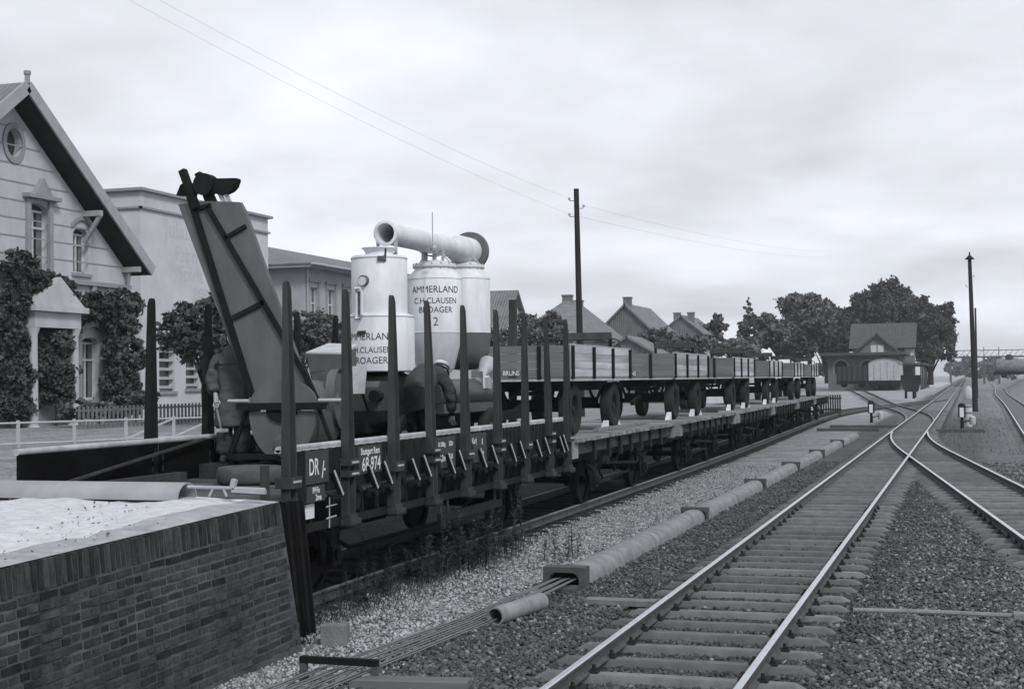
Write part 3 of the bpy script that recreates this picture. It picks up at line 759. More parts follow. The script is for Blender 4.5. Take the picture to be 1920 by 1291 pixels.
# drum: upper hood, axle belt, lower half-round tank
dc = wp(537, 772); r_ = .47
pts = [(dc.x+r_*math.cos(t), dc.z-.0-.62*math.sin(t) if True else 0) for t in [math.pi*i/20 for i in range(21)]]
MB().prism(pts, 'y', WYP-.12, WYP+.7).build('drum_tank', m_elev, wsh)
hz = wp(537, 755).z; pts = [(dc.x+(r_-.01)*math.cos(t), hz+.3*math.sin(t)) for t in [math.pi*i/16 for i in range(17)]]
MB().prism(pts, 'y', WYP-.1, WYP+.66).build('drum_hood', m_elev, wsh)
MB().beam((dc.x-.62, WYP-.15, hz-.04),(dc.x+.62, WYP-.15, hz-.04),.06,.09).build('drum_rim', m_black, wsh)
MB().prism([(dc.x+.2*math.cos(t)*1.1, hz-.08-.17*math.sin(t)) for t in [math.pi*i/10 for i in range(11)]], 'y', WYP-.15, WYP-.12).build('inlet', m_black, wsh)
MB().lathe([(.1,0),(.16,0),(.16,.03),(.13,.05),(0,.06)], (dc.x+.05, WYP-.12, dc.z-.42), 20, ax=(0,-1,0)).build('outlet_cover', m_elev, wsh, True)
MB().tube([(dc.x-.75,WYP-.15,hz+.03),(dc.x-.45,WYP-.16,hz+.03)],.025).build('shaft', m_metal, wsh); MB().tube([(dc.x+.5,WYP-.1,hz+.03),(dc.x+.95,WYP-.05,hz+.03)],.025).build('shaft', m_metal, wsh)
for s_ in (-.5,.5):
    MB().beam((dc.x+s_,WYP-.1,hz-.06),(dc.x+s_*1.5,WYP-.1,FZ+.3),.05,.04).build('stay', m_black, wsh)
MB().beam((dc.x-.8,WYP-.1,FZ+.3),(dc.x+.5,WYP-.1,FZ+.3),.08,.07).beam((dc.x-.8,WYP+.6,FZ+.3),(dc.x+1.1,WYP+.6,FZ+.3),.08,.07).beam((dc.x-.75,WYP-.1,FZ+.12),(dc.x-.75,WYP+.6,FZ+.12),.1,.25).beam((dc.x+.3,WYP-.1,FZ+.13),(dc.x+.3,WYP+.6,FZ+.13),.12,.25).build('base_frame', m_black, wsh)
# feed hopper with bright edge and pulley to the right
h = lambda u, v, d=0.: py(u, v, WYP+.9+d)
a = [h(575,660), h(648,640), h(665,650), h(640,662)]
MB().add([h(575,662),h(640,664),h(640,690),h(582,700), h(640,664),h(668,652,.5),h(668,690,.5),h(640,690)], [(0,1,2,3),(4,5,6,7)]).build('hopper', m_elev, wsh)
MB().add([h(573,663),h(642,664),h(672,648,.6),h(616,646,.6), h(573,660),h(642,661),h(672,645,.6),h(616,643,.6)], [(4,5,6,7),(0,1,5,4),(1,2,6,5),(2,3,7,6),(3,0,4,7)]).build('hopper_lid', m_elevl, wsh)
MB().add([h(582,698),h(640,690),h(625,760),h(602,758), h(640,690),h(660,690,.5),h(650,765,.4),h(625,760)], [(0,1,2,3),(4,5,6,7)]).build('chute', m_elev, wsh)
MB().lathe([(0,-.02),(.36,-.02),(.4,-.06),(.4,.06),(.36,.02),(0,.02)], h(633,748,-.2), 30, ax=(.986,.168,.03)).build('belt_pulley', m_elev, wsh, True)
MB().beam(h(600,770), h(640,830), .05,.05).beam(h(600,770), h(598,850), .05,.05).build('chute_stand', m_black, wsh)

# ------------------------------------------------------------------ potato steamer set: boiler, two steaming vessels, chimney laid on top
TX = -8.3
stm = thing('potato_steamer', 'steamer trailer with pale boiler, two conical vessels and a chimney pipe on top', 'farm machine', (TX, 21, FZ), 0, None, True)
def vz(u, v): return px(u, v, TX)
by = vz(712, 600).y; z0, z1, z2 = vz(712,697).z, vz(712,588).z, vz(712,481).z
boil = MB().lathe([(0,z0),(.5,z0),(.515,z0+.015),(.515,z1-.06),(.5,z1-.03),(.415,z1),(.415,z2-.02),(.40,z2),(.22,z2+.015),(.2,z2+.05),(.23,z2+.1),(.26,z2+.115),(.26,z2+.125),(.2,z2+.12),(.18,z2+.06),(.0,z2+.05)], (TX,by,0), 48).build('boiler', m_tank, stm, True)
MB().lathe([(.518,z1-.065),(.525,z1-.05),(.518,z1-.035)], (TX,by,0), 48).build('seam_ring', m_tank, boil, True); MB().lathe([(.418,z2-.05),(.425,z2-.035),(.418,z2-.02)], (TX,by,0), 48).build('seam_ring', m_tank, boil, True)
def on_cyl(cx_, cy_, r_, ph): return lambda a, b_: (cx_+(r_)*math.cos(ph+a/r_), cy_+r_*math.sin(ph+a/r_), b_)
def tank_text(parent, lines, cy_, r_, ph, mt=m_blackp):
    for s, z, sz in lines:
        f_ = on_cyl(TX, cy_, r_+.004, ph); text_mesh(s, sz, lambda a, b_: f_(a*.92, b_+z), mt, 'lettering', parent, 0)
ph = R(-90)
tank_text(boil, [('AMMERLAND', vz(700,635).z-.02, .145), ('C.H.CLAUSEN', vz(700,659).z-.02, .125), ('BROAGER', vz(700,679).z-.02, .14)], by, .515, R(-86))
pt = lambda r_, deg, z: Vector((TX+r_*math.cos(R(deg)), by+r_*math.sin(R(deg)), z))
gz = vz(680,524).z
MB().lathe([(.0,.05),(.06,.05),(.07,.06),(.075,.03),(.06,0)], pt(.42,-98,gz), 20, ax=(math.cos(R(-98)),math.sin(R(-98)),0)).build('gauge', m_paper, boil, True)
MB().lathe([(.06,.052),(.078,.06),(.08,.0)], pt(.42,-98,gz), 20, ax=(math.cos(R(-98)),math.sin(R(-98)),0)).build('gauge_rim', m_tankd, boil, True)
g0, g1 = vz(680,546).z, vz(680,590).z
MB().tube([pt(.55,-102,g0),pt(.6,-102,g0+.05),pt(.6,-96,g0+.05),pt(.57,-94,g0),pt(.57,-94,g1),pt(.6,-96,g1-.05),pt(.6,-102,g1-.05),pt(.56,-103,g1),pt(.56,-103,g0)],.022,8).build('water_gauge', m_tank, boil, True)
MB().beam(pt(.57,-98,g0), pt(.57,-98,g1), .03, .02).build('gauge_glass', m_blackp, boil)
MB().beam(pt(.515,-97,vz(685,625).z), pt(.53,-97,vz(685,620).z),.13,.05).build('maker_plate', m_blackp, boil)
MB().beam(pt(.42,-62,vz(720,490).z), pt(.46,-62,vz(720,490).z),.12,.06).cyl(pt(.42,-55,z2-.1),pt(.46,-55,z2+.08),.015).build('damper_handle', m_blackp, boil)
def vessel(u, yv, label, dark):
    cy_ = yv; q0, q1, q2 = vz(u,690).z, vz(u,625).z, vz(u,522).z
    r_ = .45
    top = MB().lathe([(r_,q1),(r_,q2),(r_-.02,q2+.03),(.33,q2+.14),(.33,q2+.17),(.36,q2+.18),(.36,q2+.215),(.33,q2+.225),(.2,q2+.28),(.05,q2+.3),(0,q2+.3)], (TX,cy_,0), 44).build('vessel', m_tank, stm, True)
    top['label'] = label
    MB().lathe([(r_+.001,q2-.03),(r_+.008,q2-.02),(r_+.001,q2-.01)], (TX,cy_,0), 44).build('seam_ring', m_tank, top, True); MB().lathe([(r_+.001,q1+.0),(r_+.008,q1+.01),(r_+.001,q1+.02)], (TX,cy_,0), 44).build('seam_ring', m_tank, top, True)
    if dark: prof = [(r_,q1),(r_-.02,q1-.3),(.36,q1-.5),(.2,q1-.62),(.0,q1-.64)]
    else: prof = [(r_,q1),(.31,q0),(.2,q0-.12),(0,q0-.12)]
    MB().lathe(prof, (TX,cy_,0), 44).build('cone', m_tankd if dark else m_tank, top, True)
    zt = q2+.3
    for k in range(14):
        a_ = 2*math.pi*k/14; MB().cyl((TX+.345*math.cos(a_),cy_+.345*math.sin(a_),q2+.16),(TX+.345*math.cos(a_),cy_+.345*math.sin(a_),q2+.24),.016,n=6).build('lid_bolt', m_metal, top)
    MB().bb(TX-.012,TX+.012,cy_-r_-.004,cy_-r_+.02,q1,q2).build('lap_seam', m_tank, top)
    MB().cyl((TX,cy_,zt-.02),(TX,cy_,zt+.12),.035).beam((TX-.11,cy_,zt+.13),(TX+.11,cy_,zt+.13),.03,.03).tube([(TX-.3,cy_,q2+.22),(TX-.15,cy_,zt+.09),(TX,cy_,zt+.06),(TX+.15,cy_,zt+.09),(TX+.3,cy_,q2+.22)],.014).build('lid_clamp', m_metal, top)
    MB().cyl((TX-.16,cy_-.1,q2+.25),(TX-.16,cy_-.1,q2+.42),.03).cyl((TX-.16,cy_-.1,q2+.42),(TX-.16,cy_-.1,q2+.5),.06,.045).build('valve', m_metal, top, True)
    return top, cy_, r_, (q0, q1, q2)
y2 = vz(816,600).y; y3 = vz(871,600).y
ves, vy, vr, q = vessel(816, y2, 'pale vessel lettered with the number 2', False)
tank_text(ves, [('AMMERLAND', vz(816,551).z, .155), ('C.H.CLAUSEN', vz(816,571).z, .135), ('BROAGER', vz(816,588).z, .14), ('2', vz(816,612).z, .2), ('1', vz(816,668).z-.02, .2)][:4], vy, vr, R(-68))
vessel(871, y3, 'vessel with mid grey lower half', True)
# chimney pipe
c0, c1 = vz(723,437), vz(884,472); ax = (c1-c0); L = ax.length
ch = MB().lathe([(.14,.02),(.185,.02),(.195,0),(.19,-.02),(.15,-.03),(.142,.0),(.138,.3),(.138,1.2)], c0, 40, ax=tuple(ax)).lathe([(.175,.0),(.165,.3),(.165,L*.35),(.172,L*.36),(.165,L*.37),(.165,L*.6),(.173,L*.61),(.165,L*.62),(.17,L-.85),(.22,L-.75),(.235,L-.7),(.235,L-.02),(.22,L-.05),(.21,L-.6)], c0, 40, ax=tuple(ax)).build('chimney_pipe', m_tank, stm, True)
MB().lathe([(.236,L-.13),(.34,L-.13),(.345,L-.04),(.33,L-.03),(.22,L-.03)], c0, 40, ax=tuple(ax)).build('end_flange', m_tankd, ch, True)
MB().lathe([(0,.7),(.139,.7)], c0, 30, ax=tuple(ax)).build('pipe_bore', m_black, stm)
an = ax.normalized()
for f_ in (.12, .62): MB().bb(-.03,.03,-.03,.03,.16,.23).build('lug', m_tankd, ch).location = c0+an*L*f_-OFF[ch.name]
MB().bb(-.06,.05,-.04,.04,.19,.25).build('lug', m_tank, ch).location = c0-OFF[ch.name]
MB().cyl(vz(784,470)+Vector((.25,0,0)), vz(783,399)+Vector((.25,0,0)), .008).lathe([(0,-.05),(.05,-.03),(.06,.02),(.03,.06),(0,.06)], vz(786,468)+Vector((.25,0,0)), 14).build('draught_rod', m_metal, stm)
for yy in (by+.3, y2, y3):
    zb = (c0+an*((yy-c0.y)/an.y)).z-.15
    MB().bb(TX-.16,TX-.13,yy-.03,yy+.03,zb-.16,zb+.06).bb(TX+.13,TX+.16,yy-.03,yy+.03,zb-.16,zb+.06).bb(TX-.16,TX+.16,yy-.03,yy+.03,zb-.19,zb-.15).build('pipe_saddle', m_metal, stm)
# chassis
mb = MB()
for s_ in (-.55,.55): mb.bb(TX+s_-.04,TX+s_+.04,17.6,24.6,2.0,2.16)
for yy in (17.7, 19.0, 20.4, 21.2, 22.6, 24.5): mb.bb(TX-.55,TX+.55,yy-.05,yy+.05,2.0,2.14)
mb.build('frame', m_black, stm)
MB().lathe([(.3,z0+.01),(.42,z0-.05),(.5,2.2),(.5,2.05),(0,2.05)], (TX,by,0), 30).build('firebox', m_black, stm, True)
tw = MB(); tw.lathe(tyre_mb(.4,.2,.17), n=30, ax=(1,0,0)); TWM = tw.mesh('tyre', m_rubber, True)
hb = MB(); hb.lathe([(.0,.06),(.08,.06),(.1,.02),(.19,.03),(.21,.06),(.21,-.06),(.0,-.05)], n=24, ax=(1,0,0)); HBM = hb.mesh('rim', m_tankd, True)
for yy in (18.4, 22.2):
    for s_ in (-1, 1):
        o = link('wheel', TWM, stm, Vector((TX+s_*.78, yy, FZ+.4))-OFF[stm.name]); OFF.pop(o.name, None); link('rim', HBM, o)
    MB().cyl((TX-.75,yy,FZ+.4),(TX+.75,yy,FZ+.4),.05,n=10).bb(TX-.5,TX+.5,yy-.05,yy+.05,FZ+.36,2.0).build('axle', m_black, stm)
# engine and steam trough
e0 = px(706, 716, -7.75)
mb = MB(); mb.prism([(e0.y-.3,2.3),(e0.y+.3,2.3),(e0.y+.3,2.62),(e0.y+.22,2.7),(e0.y-.22,2.7),(e0.y-.3,2.62)], 'x', -8.0, -7.6); mb.build('engine_cover', mat('shiny_engine_enamel', .06, .3, .2, 4, 0, spec=.6), stm)
MB().bb(-8.0,-7.6,e0.y-.35,e0.y+.4,2.12,2.3).cyl((-7.6,e0.y-.45,2.5),(-7.6,e0.y-.28,2.5),.08).tube([(-7.65,e0.y-.9,2.75),(-7.65,e0.y-.5,2.3)],.02).build('engine_block', m_black, stm)
MB().beam((-7.55,17.6,1.78),(-7.55,24.3,1.78),.08,.12).beam((-7.5,17.6,2.22),(-7.5,19.6,2.22),.05,.05).beam((-7.5,18.0,1.98),(-7.5,19.5,1.98),.04,.05,1).beam((-7.5,18.0,1.83),(-7.5,19.5,1.83),.04,.04,1).build('running_board', [m_black, m_worn], stm)
t0, t1 = px(846,722,-7.6), px(905,716,-7.6)
MB().cyl((-7.75,t0.y-.6,2.5),(-7.75,t1.y+.5,2.5),.22,n=24).bb(-7.9,-7.5,t0.y-.6,t1.y+.5,2.2,2.34).build('steam_trough', mat('oily_sheet_metal', .07, .4, .3, 5, .1, 30, metal=.2), stm, True)
c = px(905,705,-7.6); MB().cyl(c+Vector((0,-.05,.02)), c+Vector((0,.3,.2)), .07,.16,n=16).bb(c.x-.1,c.x+.12,c.y-.1,c.y+.1,c.z-.2,c.z-.02).build('steam_cock', m_metal, stm, True)
mb = MB(); mb.bb(c.x+.05,c.x+.07,c.y-.14,c.y+.14,c.z-.2,c.z+.12); mb.build('paper_label', m_paper, stm)
mb = MB(); p_ = px(676, 712, -7.6); mb.beam(p_+Vector((0,-.1,-.18)), p_+Vector((0,-.02,.18)), .2,.02); mb.build('ladder_tray', m_elevl, stm)

# ------------------------------------------------------------------ flat wagons and the farm trailers on them
DZ = 1.6
def make_flat():
    r_ = thing('flat_wagon', '', 'freight wagon', (0,0,0))
    for i in range(48):
        o = link('deck_plank', DPL[i % 4], r_, (rnd.uniform(-.03,.03), -4.7+i*.2, DZ-rnd.uniform(0,.012)))
    for s_ in (-1, 1):
        MB().bb(s_*1.22-.05,s_*1.22+.05,-4.75,4.75,1.28,1.52).build('side_beam', m_endgr, r_)
        MB().bb(s_*.9-.05,s_*.9+.05,-4.7,4.7,1.08,1.5).build('solebar', m_black, r_)
        MB().bb(s_*1.18-.12,s_*1.18+.14,-4.86,-4.5,1.22,1.56).build('corner_block', m_deckw, r_)
        MB().bb(s_*1.18-.12,s_*1.18+.14,4.5,4.86,1.22,1.56).build('corner_block', m_deckw, r_)
        for yy in (-3.2,-2,-1,0,1,2,3.2): MB().bb(s_*1.27,s_*1.27+s_*.06 if s_ > 0 else s_*1.27+.0,yy-.08,yy+.08,1.12,1.5).build('stake_pocket', m_steel, r_) if s_ > 0 else None
        for yy, d in ((-4.82,-1),(4.82,1)): buffer_mb(yy, d, s_*.875, 1.24).build('buffer', m_black, r_, True)
    for yy in (-4.75, 4.75): MB().bb(-1.06,1.06,yy-.07,yy+.07,1.06,1.53).build('headstock', m_black, r_)
    for yy in (-2.3, 2.3): axle(r_, yy)
    mb = MB(); mb.bb(-.5,.5,-.6,.6,.75,1.1); mb.cyl((0,.9,.85),(0,1.8,.85),.2,n=14); mb.tube([(.95,-1.9,1.1),(.95,-1.2,.62),(.95,1.2,.62),(.95,1.9,1.1)],.028)
    mb.tube([(1.0,-.7,1.1),(1.0,-.35,.75),(1.0,0,1.1)],.03); mb.beam((1.05,-1.3,.95),(1.05,1.6,.8),.03,.06)
    mb.build('brake_gear', m_black, r_)
    return r_
DPL = []
for k in range(4):
    mb = MB(); l = 1.36+.02*k; mb.bb(-l,1.36+.025*((k*7) % 4)/1.5,-.093,.093,-.075,0); DPL.append(mb.mesh('deck_plank', m_deckw))
BOD = 1.12
def trailer_wheel():
    mb = MB(); mb.lathe(tyre_mb(.51,.27,.24), n=36, ax=(1,0,0)); T_ = mb.mesh('wheel', m_rubber, True)
    mb = MB(); mb.lathe([(0,.08),(.07,.08),(.09,.02),(.2,.0),(.25,.04),(.28,.09),(.28,-.09),(.0,-.06)], n=28, ax=(1,0,0)); H_ = mb.mesh('rim', m_steel, True)
    mb = MB()
    return T_, H_
TWT, TWH = trailer_wheel()
def make_trailer():
    r_ = thing('farm_trailer', '', 'farm trailer', (0,0,0))
    L, W = 5.2, 2.0; h = .144
    MB().bb(-1.0,1.0,0,L,BOD-.04,BOD+.02).build('floor', m_woodd, r_)
    for s_ in (-1, 1):
        for i in range(4): link('side_board', SBD, r_, (s_*.985, 0, BOD+.03+i*(h+.007)), (0, rnd.uniform(-.02,.02), 0))
        for k in range(4): MB().bb(s_*1.005-.0,s_*1.005+.05*s_ if s_ > 0 else s_*1.005+.001,.03+k*(L-.16)/3,.13+k*(L-.16)/3,BOD-.02,BOD+.62).build('stanchion', m_black, r_) if s_ > 0 else None
        MB().bb(min(s_*.96,s_*1.02),max(s_*.96,s_*1.02),-.03,L+.03,BOD-.06,BOD-.02).build('edge_strip', m_worn, r_)
        MB().bb(s_*.985-.02,s_*.985+.02,0,L,BOD+.632,BOD+.655).build('top_strip', m_worn, r_)
        MB().bb(s_*.45-.05,s_*.45+.05,.1,L-.1,BOD-.26,BOD-.06).build('chassis_rail', m_black, r_)
    for yy in (0, L):
        for i in range(4): link('end_board', EBD, r_, (0, yy, BOD+.03+i*(h+.007)), (rnd.uniform(-.02,.02),0,0))
        MB().bb(.35,.42,yy-.05,yy+.05,BOD-.02,BOD+.62).build('stanchion', m_black, r_)
        MB().bb(-1.02,1.02,yy-.03,yy+.03,BOD-.06,BOD-.02).build('edge_strip', m_worn, r_)
    for yy in (.75, 4.15):
        for s_ in (-1, 1):
            o = link('wheel', TWT, r_, (s_*.78, yy, .51)); link('rim', TWH, o, rot=(0,0,0 if s_ > 0 else math.pi))
        MB().cyl((-.78,yy,.51),(.78,yy,.51),.06,n=10).bb(-.5,.5,yy-.07,yy+.07,.5,.7).build('axle', m_black, r_)
        for s_ in (-.45,.45): MB().tube([(s_,yy-.5,.86),(s_,yy-.25,.7),(s_,yy,.64),(s_,yy+.25,.7),(s_,yy+.5,.86)],.035,6).build('leaf_spring', m_black, r_)
    MB().lathe([(.4,.78),(.45,.78),(.45,.86),(.4,.86),(.4,.78)], (0,.75,0), 24).build('turntable', m_black, r_)
    MB().beam((0,.3,.62),(0,-.6,.45),.1,.1).build('drawbar', m_black, r_)
    MB().bb(-.6,.6,L-.1,L-.05,BOD+.87,BOD+1.03).build('rack_board', m_endgr, r_)
    for xx in (-.56,.56): MB().bb(xx-.035,xx+.035,L-.05,L,BOD+.3,BOD+.98).build('rack_post', m_black, r_)
    MB().tube([(-.5,L-.2,BOD+.62),(-.5,L-.2,BOD+.84),(-.4,L-.2,BOD+.87),(.7,L-.2,BOD+.87),(.8,L-.2,BOD+.83),(.83,L-.2,BOD+.62)],.02).build('hand_rail', m_stake, r_)
    p_ = MB().bb(-.36,.0,-.04,-.024,BOD+.05,BOD+.16).build('name_board', m_plate, r_)
    text_mesh('BRUNS', .13, lambda a, b_: (-.18+a*.85, -.043, BOD+.06+b_), m_white, 'lettering', p_, .003)
    return r_
SBD = MB().bb(-.02,.02,0,5.2,0,.144).mesh('side_board', m_wood); EBD = MB().bb(-1.0,1.0,-.022,.022,0,.144).mesh('end_board', m_woodd)
flat0, trail0 = make_flat(), make_trailer()
ORD = ['first', 'second', 'third', 'fourth', 'fifth', 'last']
ckm = MB().prism([(-.16,0),(.16,0),(-.14,.2)], 'x', -.06, .06).mesh('wheel_chock', m_chock)
for i in range(6):
    yc = 25.45+i*10.35+4.8; x = sid_x(yc); rz = -math.atan((sid_x(yc+3)-sid_x(yc-3))/6)
    f = flat0 if i == 0 else copy_tree(flat0)
    f.location = (x, yc, 0); f.rotation_euler.z = rz
    tag(f, 'low plank-decked flat wagon, %s one behind the stake wagon' % ORD[i], 'freight wagon', 'flat wagons coupled behind the stake wagon')
    tr = trail0 if i == 0 else copy_tree(trail0)
    M_ = Matrix.Translation((x, yc, DZ)) @ Matrix.Rotation(rz, 4, 'Z')
    tr.location = M_ @ Vector((rnd.uniform(-.02,.06), -3.95+rnd.uniform(-.1,.1), 0)); tr.rotation_euler.z = rz+rnd.uniform(-.008,.008)
    tag(tr, 'grey boarded farm trailer, %s trailer behind the lettered tanks' % ORD[i], 'farm trailer', 'farm trailers on the flat wagons')
    if i < 4:
        for yy, d in ((.75-.62, 1), (4.15-.62, 1), (4.15+.62, -1)):
            c_ = link('wheel_chock', ckm, None, tr.matrix_basis @ Vector((.8, yy, 0)), (0,0,rz+(math.pi if d > 0 else 0)))
            tag(c_, 'pale wooden wedge against the tyre of the %s farm trailer' % ORD[i], 'wheel chock', 'chocks under trailer %s' % ORD[i])
# a loose pole laid along the decks
a = MB(); a.beam((-7.35,28.6,DZ+.04),(-7.5,34.3,DZ+.04),.1,.07)
solid('timber_baulk', a, m_deckw, 'long pale timber lying along the first flat wagon deck', 'timber', loc=(-7.4,31,DZ))
a = MB(); a.beam((-9.1,44.6,DZ+.05),(-7.5,44.5,DZ+.05),.2,.1); solid('timber_baulk', a, m_endgr, 'dark timber lying across the second flat wagon end', 'timber', loc=(-8.4,44.5,DZ))
# tall post standing between the steamer and the first trailer on the far side
p0, p1 = px(962,562,-9.0), px(960,735,-9.0)
mb = MB(); mb.beam((p1.x,p1.y,FZ),(p0.x,p0.y,p0.z),.15,.12,0,(0,1,0)); solid('load_post', mb, m_stake, 'broad dark post standing upright between the tanks and first trailer', 'post', loc=(p1.x,p1.y,FZ))

# ------------------------------------------------------------------ buildings along the street
GB = 1.2
m_curt = mat('net_curtain', .14, .9, .3, 3, 0, streak=(1,4,.3))
def window(parent, y0, y1, z0, z1, x, depth=.16, rise=0, sill=True, cross=True, louvre=False, frame=m_frame):
    w_ = MB(); t_ = .07; xx = x-depth+.03
    w_.bb(xx-.03,xx+.03,y0,y0+t_,z0,z1-rise); w_.bb(xx-.03,xx+.03,y1-t_,y1,z0,z1-rise); w_.bb(xx-.03,xx+.03,y0,y1,z0,z0+t_)
    w_.bb(xx-.03,xx+.03,y0,y1,z1-rise-.04,z1-rise+.04)
    if cross: c_ = (y0+y1)/2; w_.bb(xx-.03,xx+.032,c_-.035,c_+.035,z0,z1-rise); w_.bb(xx-.032,xx+.034,y0,y1,z0+(z1-z0)*.64-.04,z0+(z1-z0)*.64+.04)
    o = w_.build('window', frame, parent)
    pn = MB(); pn.add([(xx-.02, a, b_) for a, b_ in arch(y0, y1, z0, z1, rise)], [tuple(range(len(arch(y0, y1, z0, z1, rise))))])
    pn.build('pane', m_glass, o)
    if not louvre and (y1-y0) > .8:
        for q0_, q1_ in ((y0+t_, y0+(y1-y0)*.3), (y1-(y1-y0)*.3, y1-t_)): MB().bb(xx-.018,xx-.01,q0_,q1_,z0+t_,z1-rise-.04).build('curtain', m_curt, o)
    if louvre:
        n = 5
        for k in range(n):
            zz = z0+(k+.5)*(z1-rise-z0)/n; MB().beam((xx+.06,y0+.03,zz),(xx+.06,y1-.03,zz),.3,.03,0,(.55,0,1)).build('slat', m_shut, o)
    if sill: MB().bb(x-depth,x+.1,y0-.12,y1+.12,z0-.12,z0-.002).build('sill', m_stuccod, o)
    return o
def roof_slab(mb, pts, th=.14, mi=0):
    """thick roof plane from 3-4 corner points"""
    p = [Vector(q) for q in pts]; nrm = (p[1]-p[0]).cross(p[2]-p[0]).normalized()
    if nrm.z < 0: nrm = -nrm
    n = len(p); vs = p+[q-nrm*th for q in p]
    mb.add(vs, [tuple(range(n)), tuple(range(2*n-1, n-1, -1))]+[(i, (i+1) % n, n+(i+1) % n, n+i) for i in range(n)], mi)
    return mb
def chimney(parent, x, y, z0, z1, s=.5):
    o = MB().bb(x-s/2,x+s/2,y-s/2,y+s/2,z0,z1).build('chimney', m_brickf, parent)
    MB().bb(x-s/2-.06,x+s/2+.06,y-s/2-.06,y+s/2+.06,z1-.12,z1+.02).build('cap', m_brickf, o)
# --- gabled villa
XF = -31.0
v = thing('villa', 'pale gabled villa with climbing plants and deep dark eaves', 'house', (XF, 42, GB), 0, None, True)
hp = lambda u, v_, X=XF: (px(u, v_, X).y, px(u, v_, X).z)
yp, zp = 40.75, 12.75; ye0, ye1 = 33.6, 47.93; sl = .75
holes = []; wins = []
def add(u0, v0, u1, v1, rise):
    y0, zt = hp(u0, v0); y1, zb_ = hp(u1, v1); holes.append(arch(y0, y1, zb_, zt, rise)); wins.append((y0, y1, zb_, zt, rise))
add(50,378,92,508,.25); add(137,426,166,514,.22); add(152,632,186,748,.2)
yr, zr = hp(25, 268); circ = [(yr+.42*math.cos(2*math.pi*i/14), zr+.5*math.sin(2*math.pi*i/14)) for i in range(14)]; holes.append(circ)
holes.append(arch(41.4, 42.6, GB+.3, GB+3.0, .2))
mb = MB()
facade(mb, [(ye0,GB-.6),(ye1,GB-.6),(ye1,zp-sl*(ye1-yp)-.3),(yp,zp-.25),(ye0,zp-sl*(yp-ye0)-.3)], holes, XF, .3)
mb.bb(XF-14,XF-.31,ye1-.3,ye1,GB-.6,zp-sl*(ye1-yp)-.3); mb.bb(XF-14,XF-.31,ye0,ye0+.3,GB-.6,zp-sl*(yp-ye0)-.3)
wall = mb.build('wall', m_stucco, v)
for (y0,y1,zb_,zt,ri) in wins: window(v, y0, y1, zb_, zt, XF, .28, ri)
mb = MB(); mb.add([(XF-.25,a,b_) for a,b_ in circ], [tuple(range(14))]); mb.build('round_pane', m_glass, v)
ring = MB(); n = 20
for r0, r1, d in ((.42,.6,.06),):
    for i in range(n):
        a, b_ = 2*math.pi*i/n, 2*math.pi*(i+1)/n
        q = lambda r_, t_, X: (X, yr+r_*math.cos(t_), zr+r_*1.18*math.sin(t_))
        ring.add([q(r0,a,XF+d),q(r1,a,XF+d),q(r1,b_,XF+d),q(r0,b_,XF+d),q(r1,a,XF),q(r1,b_,XF)], [(0,1,2,3),(1,4,5,2)])
ring.build('round_window_trim', m_stuccod, v)
door = MB().bb(XF-.26,XF-.2,41.4,42.6,GB+.3,GB+3.0).build('door', m_soff, v)
# stucco joints, string course, window hoods and plinth
for zz in np.arange(7.2, 12.2, .62):
    yw = min(ye1, yp+(zp-.5-zz)/sl); MB().bb(XF+.002,XF+.018,ye0+max(0,(yp-(zp-.5-zz)/sl)-ye0),yw,zz,zz+.045).build('stucco_joint', m_stuccod, v)
zc = hp(170, 531)[1]
MB().bb(XF,XF+.18,ye0,ye1+.05,zc-.1,zc+.06).build('string_course', m_stuccod, v)
for u in (130, 172): yq = hp(u, 540)[0]; MB().bb(XF,XF+.15,yq-.12,yq+.12,zc-.38,zc-.11).build('corbel', m_stuccod, v)
ya, yb = hp(45,360)[0], hp(100,360)[0]; zh = hp(71, 374)[1]
mb = MB(); mb.bb(XF,XF+.3,ya-.1,yb+.1,zh,zh+.14); mb.prism([(ya+.35,zh+.14),(yb-.25,zh+.14),((ya+yb)/2+.05,zh+.75)], 'x', XF, XF+.2); mb.bb(XF,XF+.12,ya+.05,ya+.25,zh-3,zh); mb.bb(XF,XF+.12,yb-.35,yb-.15,zh-3,zh)
mb.build('window_hood', m_stuccod, v)
y0, y1, zb_, zt, ri = wins[2]
mb = MB(); pts = [(y0-.25+(y1-y0+.5)*i/8, zt+.12+.3*math.sin(math.pi*i/8)) for i in range(9)]
mb.prism(pts+[(a, b_+.25) for a, b_ in reversed(pts)], 'x', XF, XF+.25); mb.bb(XF,XF+.1,y0-.4,y0-.06,zb_-.3,zt+.05); mb.bb(XF,XF+.1,y1+.06,y1+.4,zb_-.3,zt+.05); mb.build('window_hood', m_stuccod, v)
y0, y1, zb_, zt, ri = wins[1]
pts = [(y0-.15+(y1-y0+.3)*i/8, zt+.0+.3*math.sin(math.pi*i/8)) for i in range(9)]
MB().prism(pts+[(a, b_+.14) for a, b_ in reversed(pts)], 'x', XF, XF+.08).build('window_hood', m_stuccod, v)
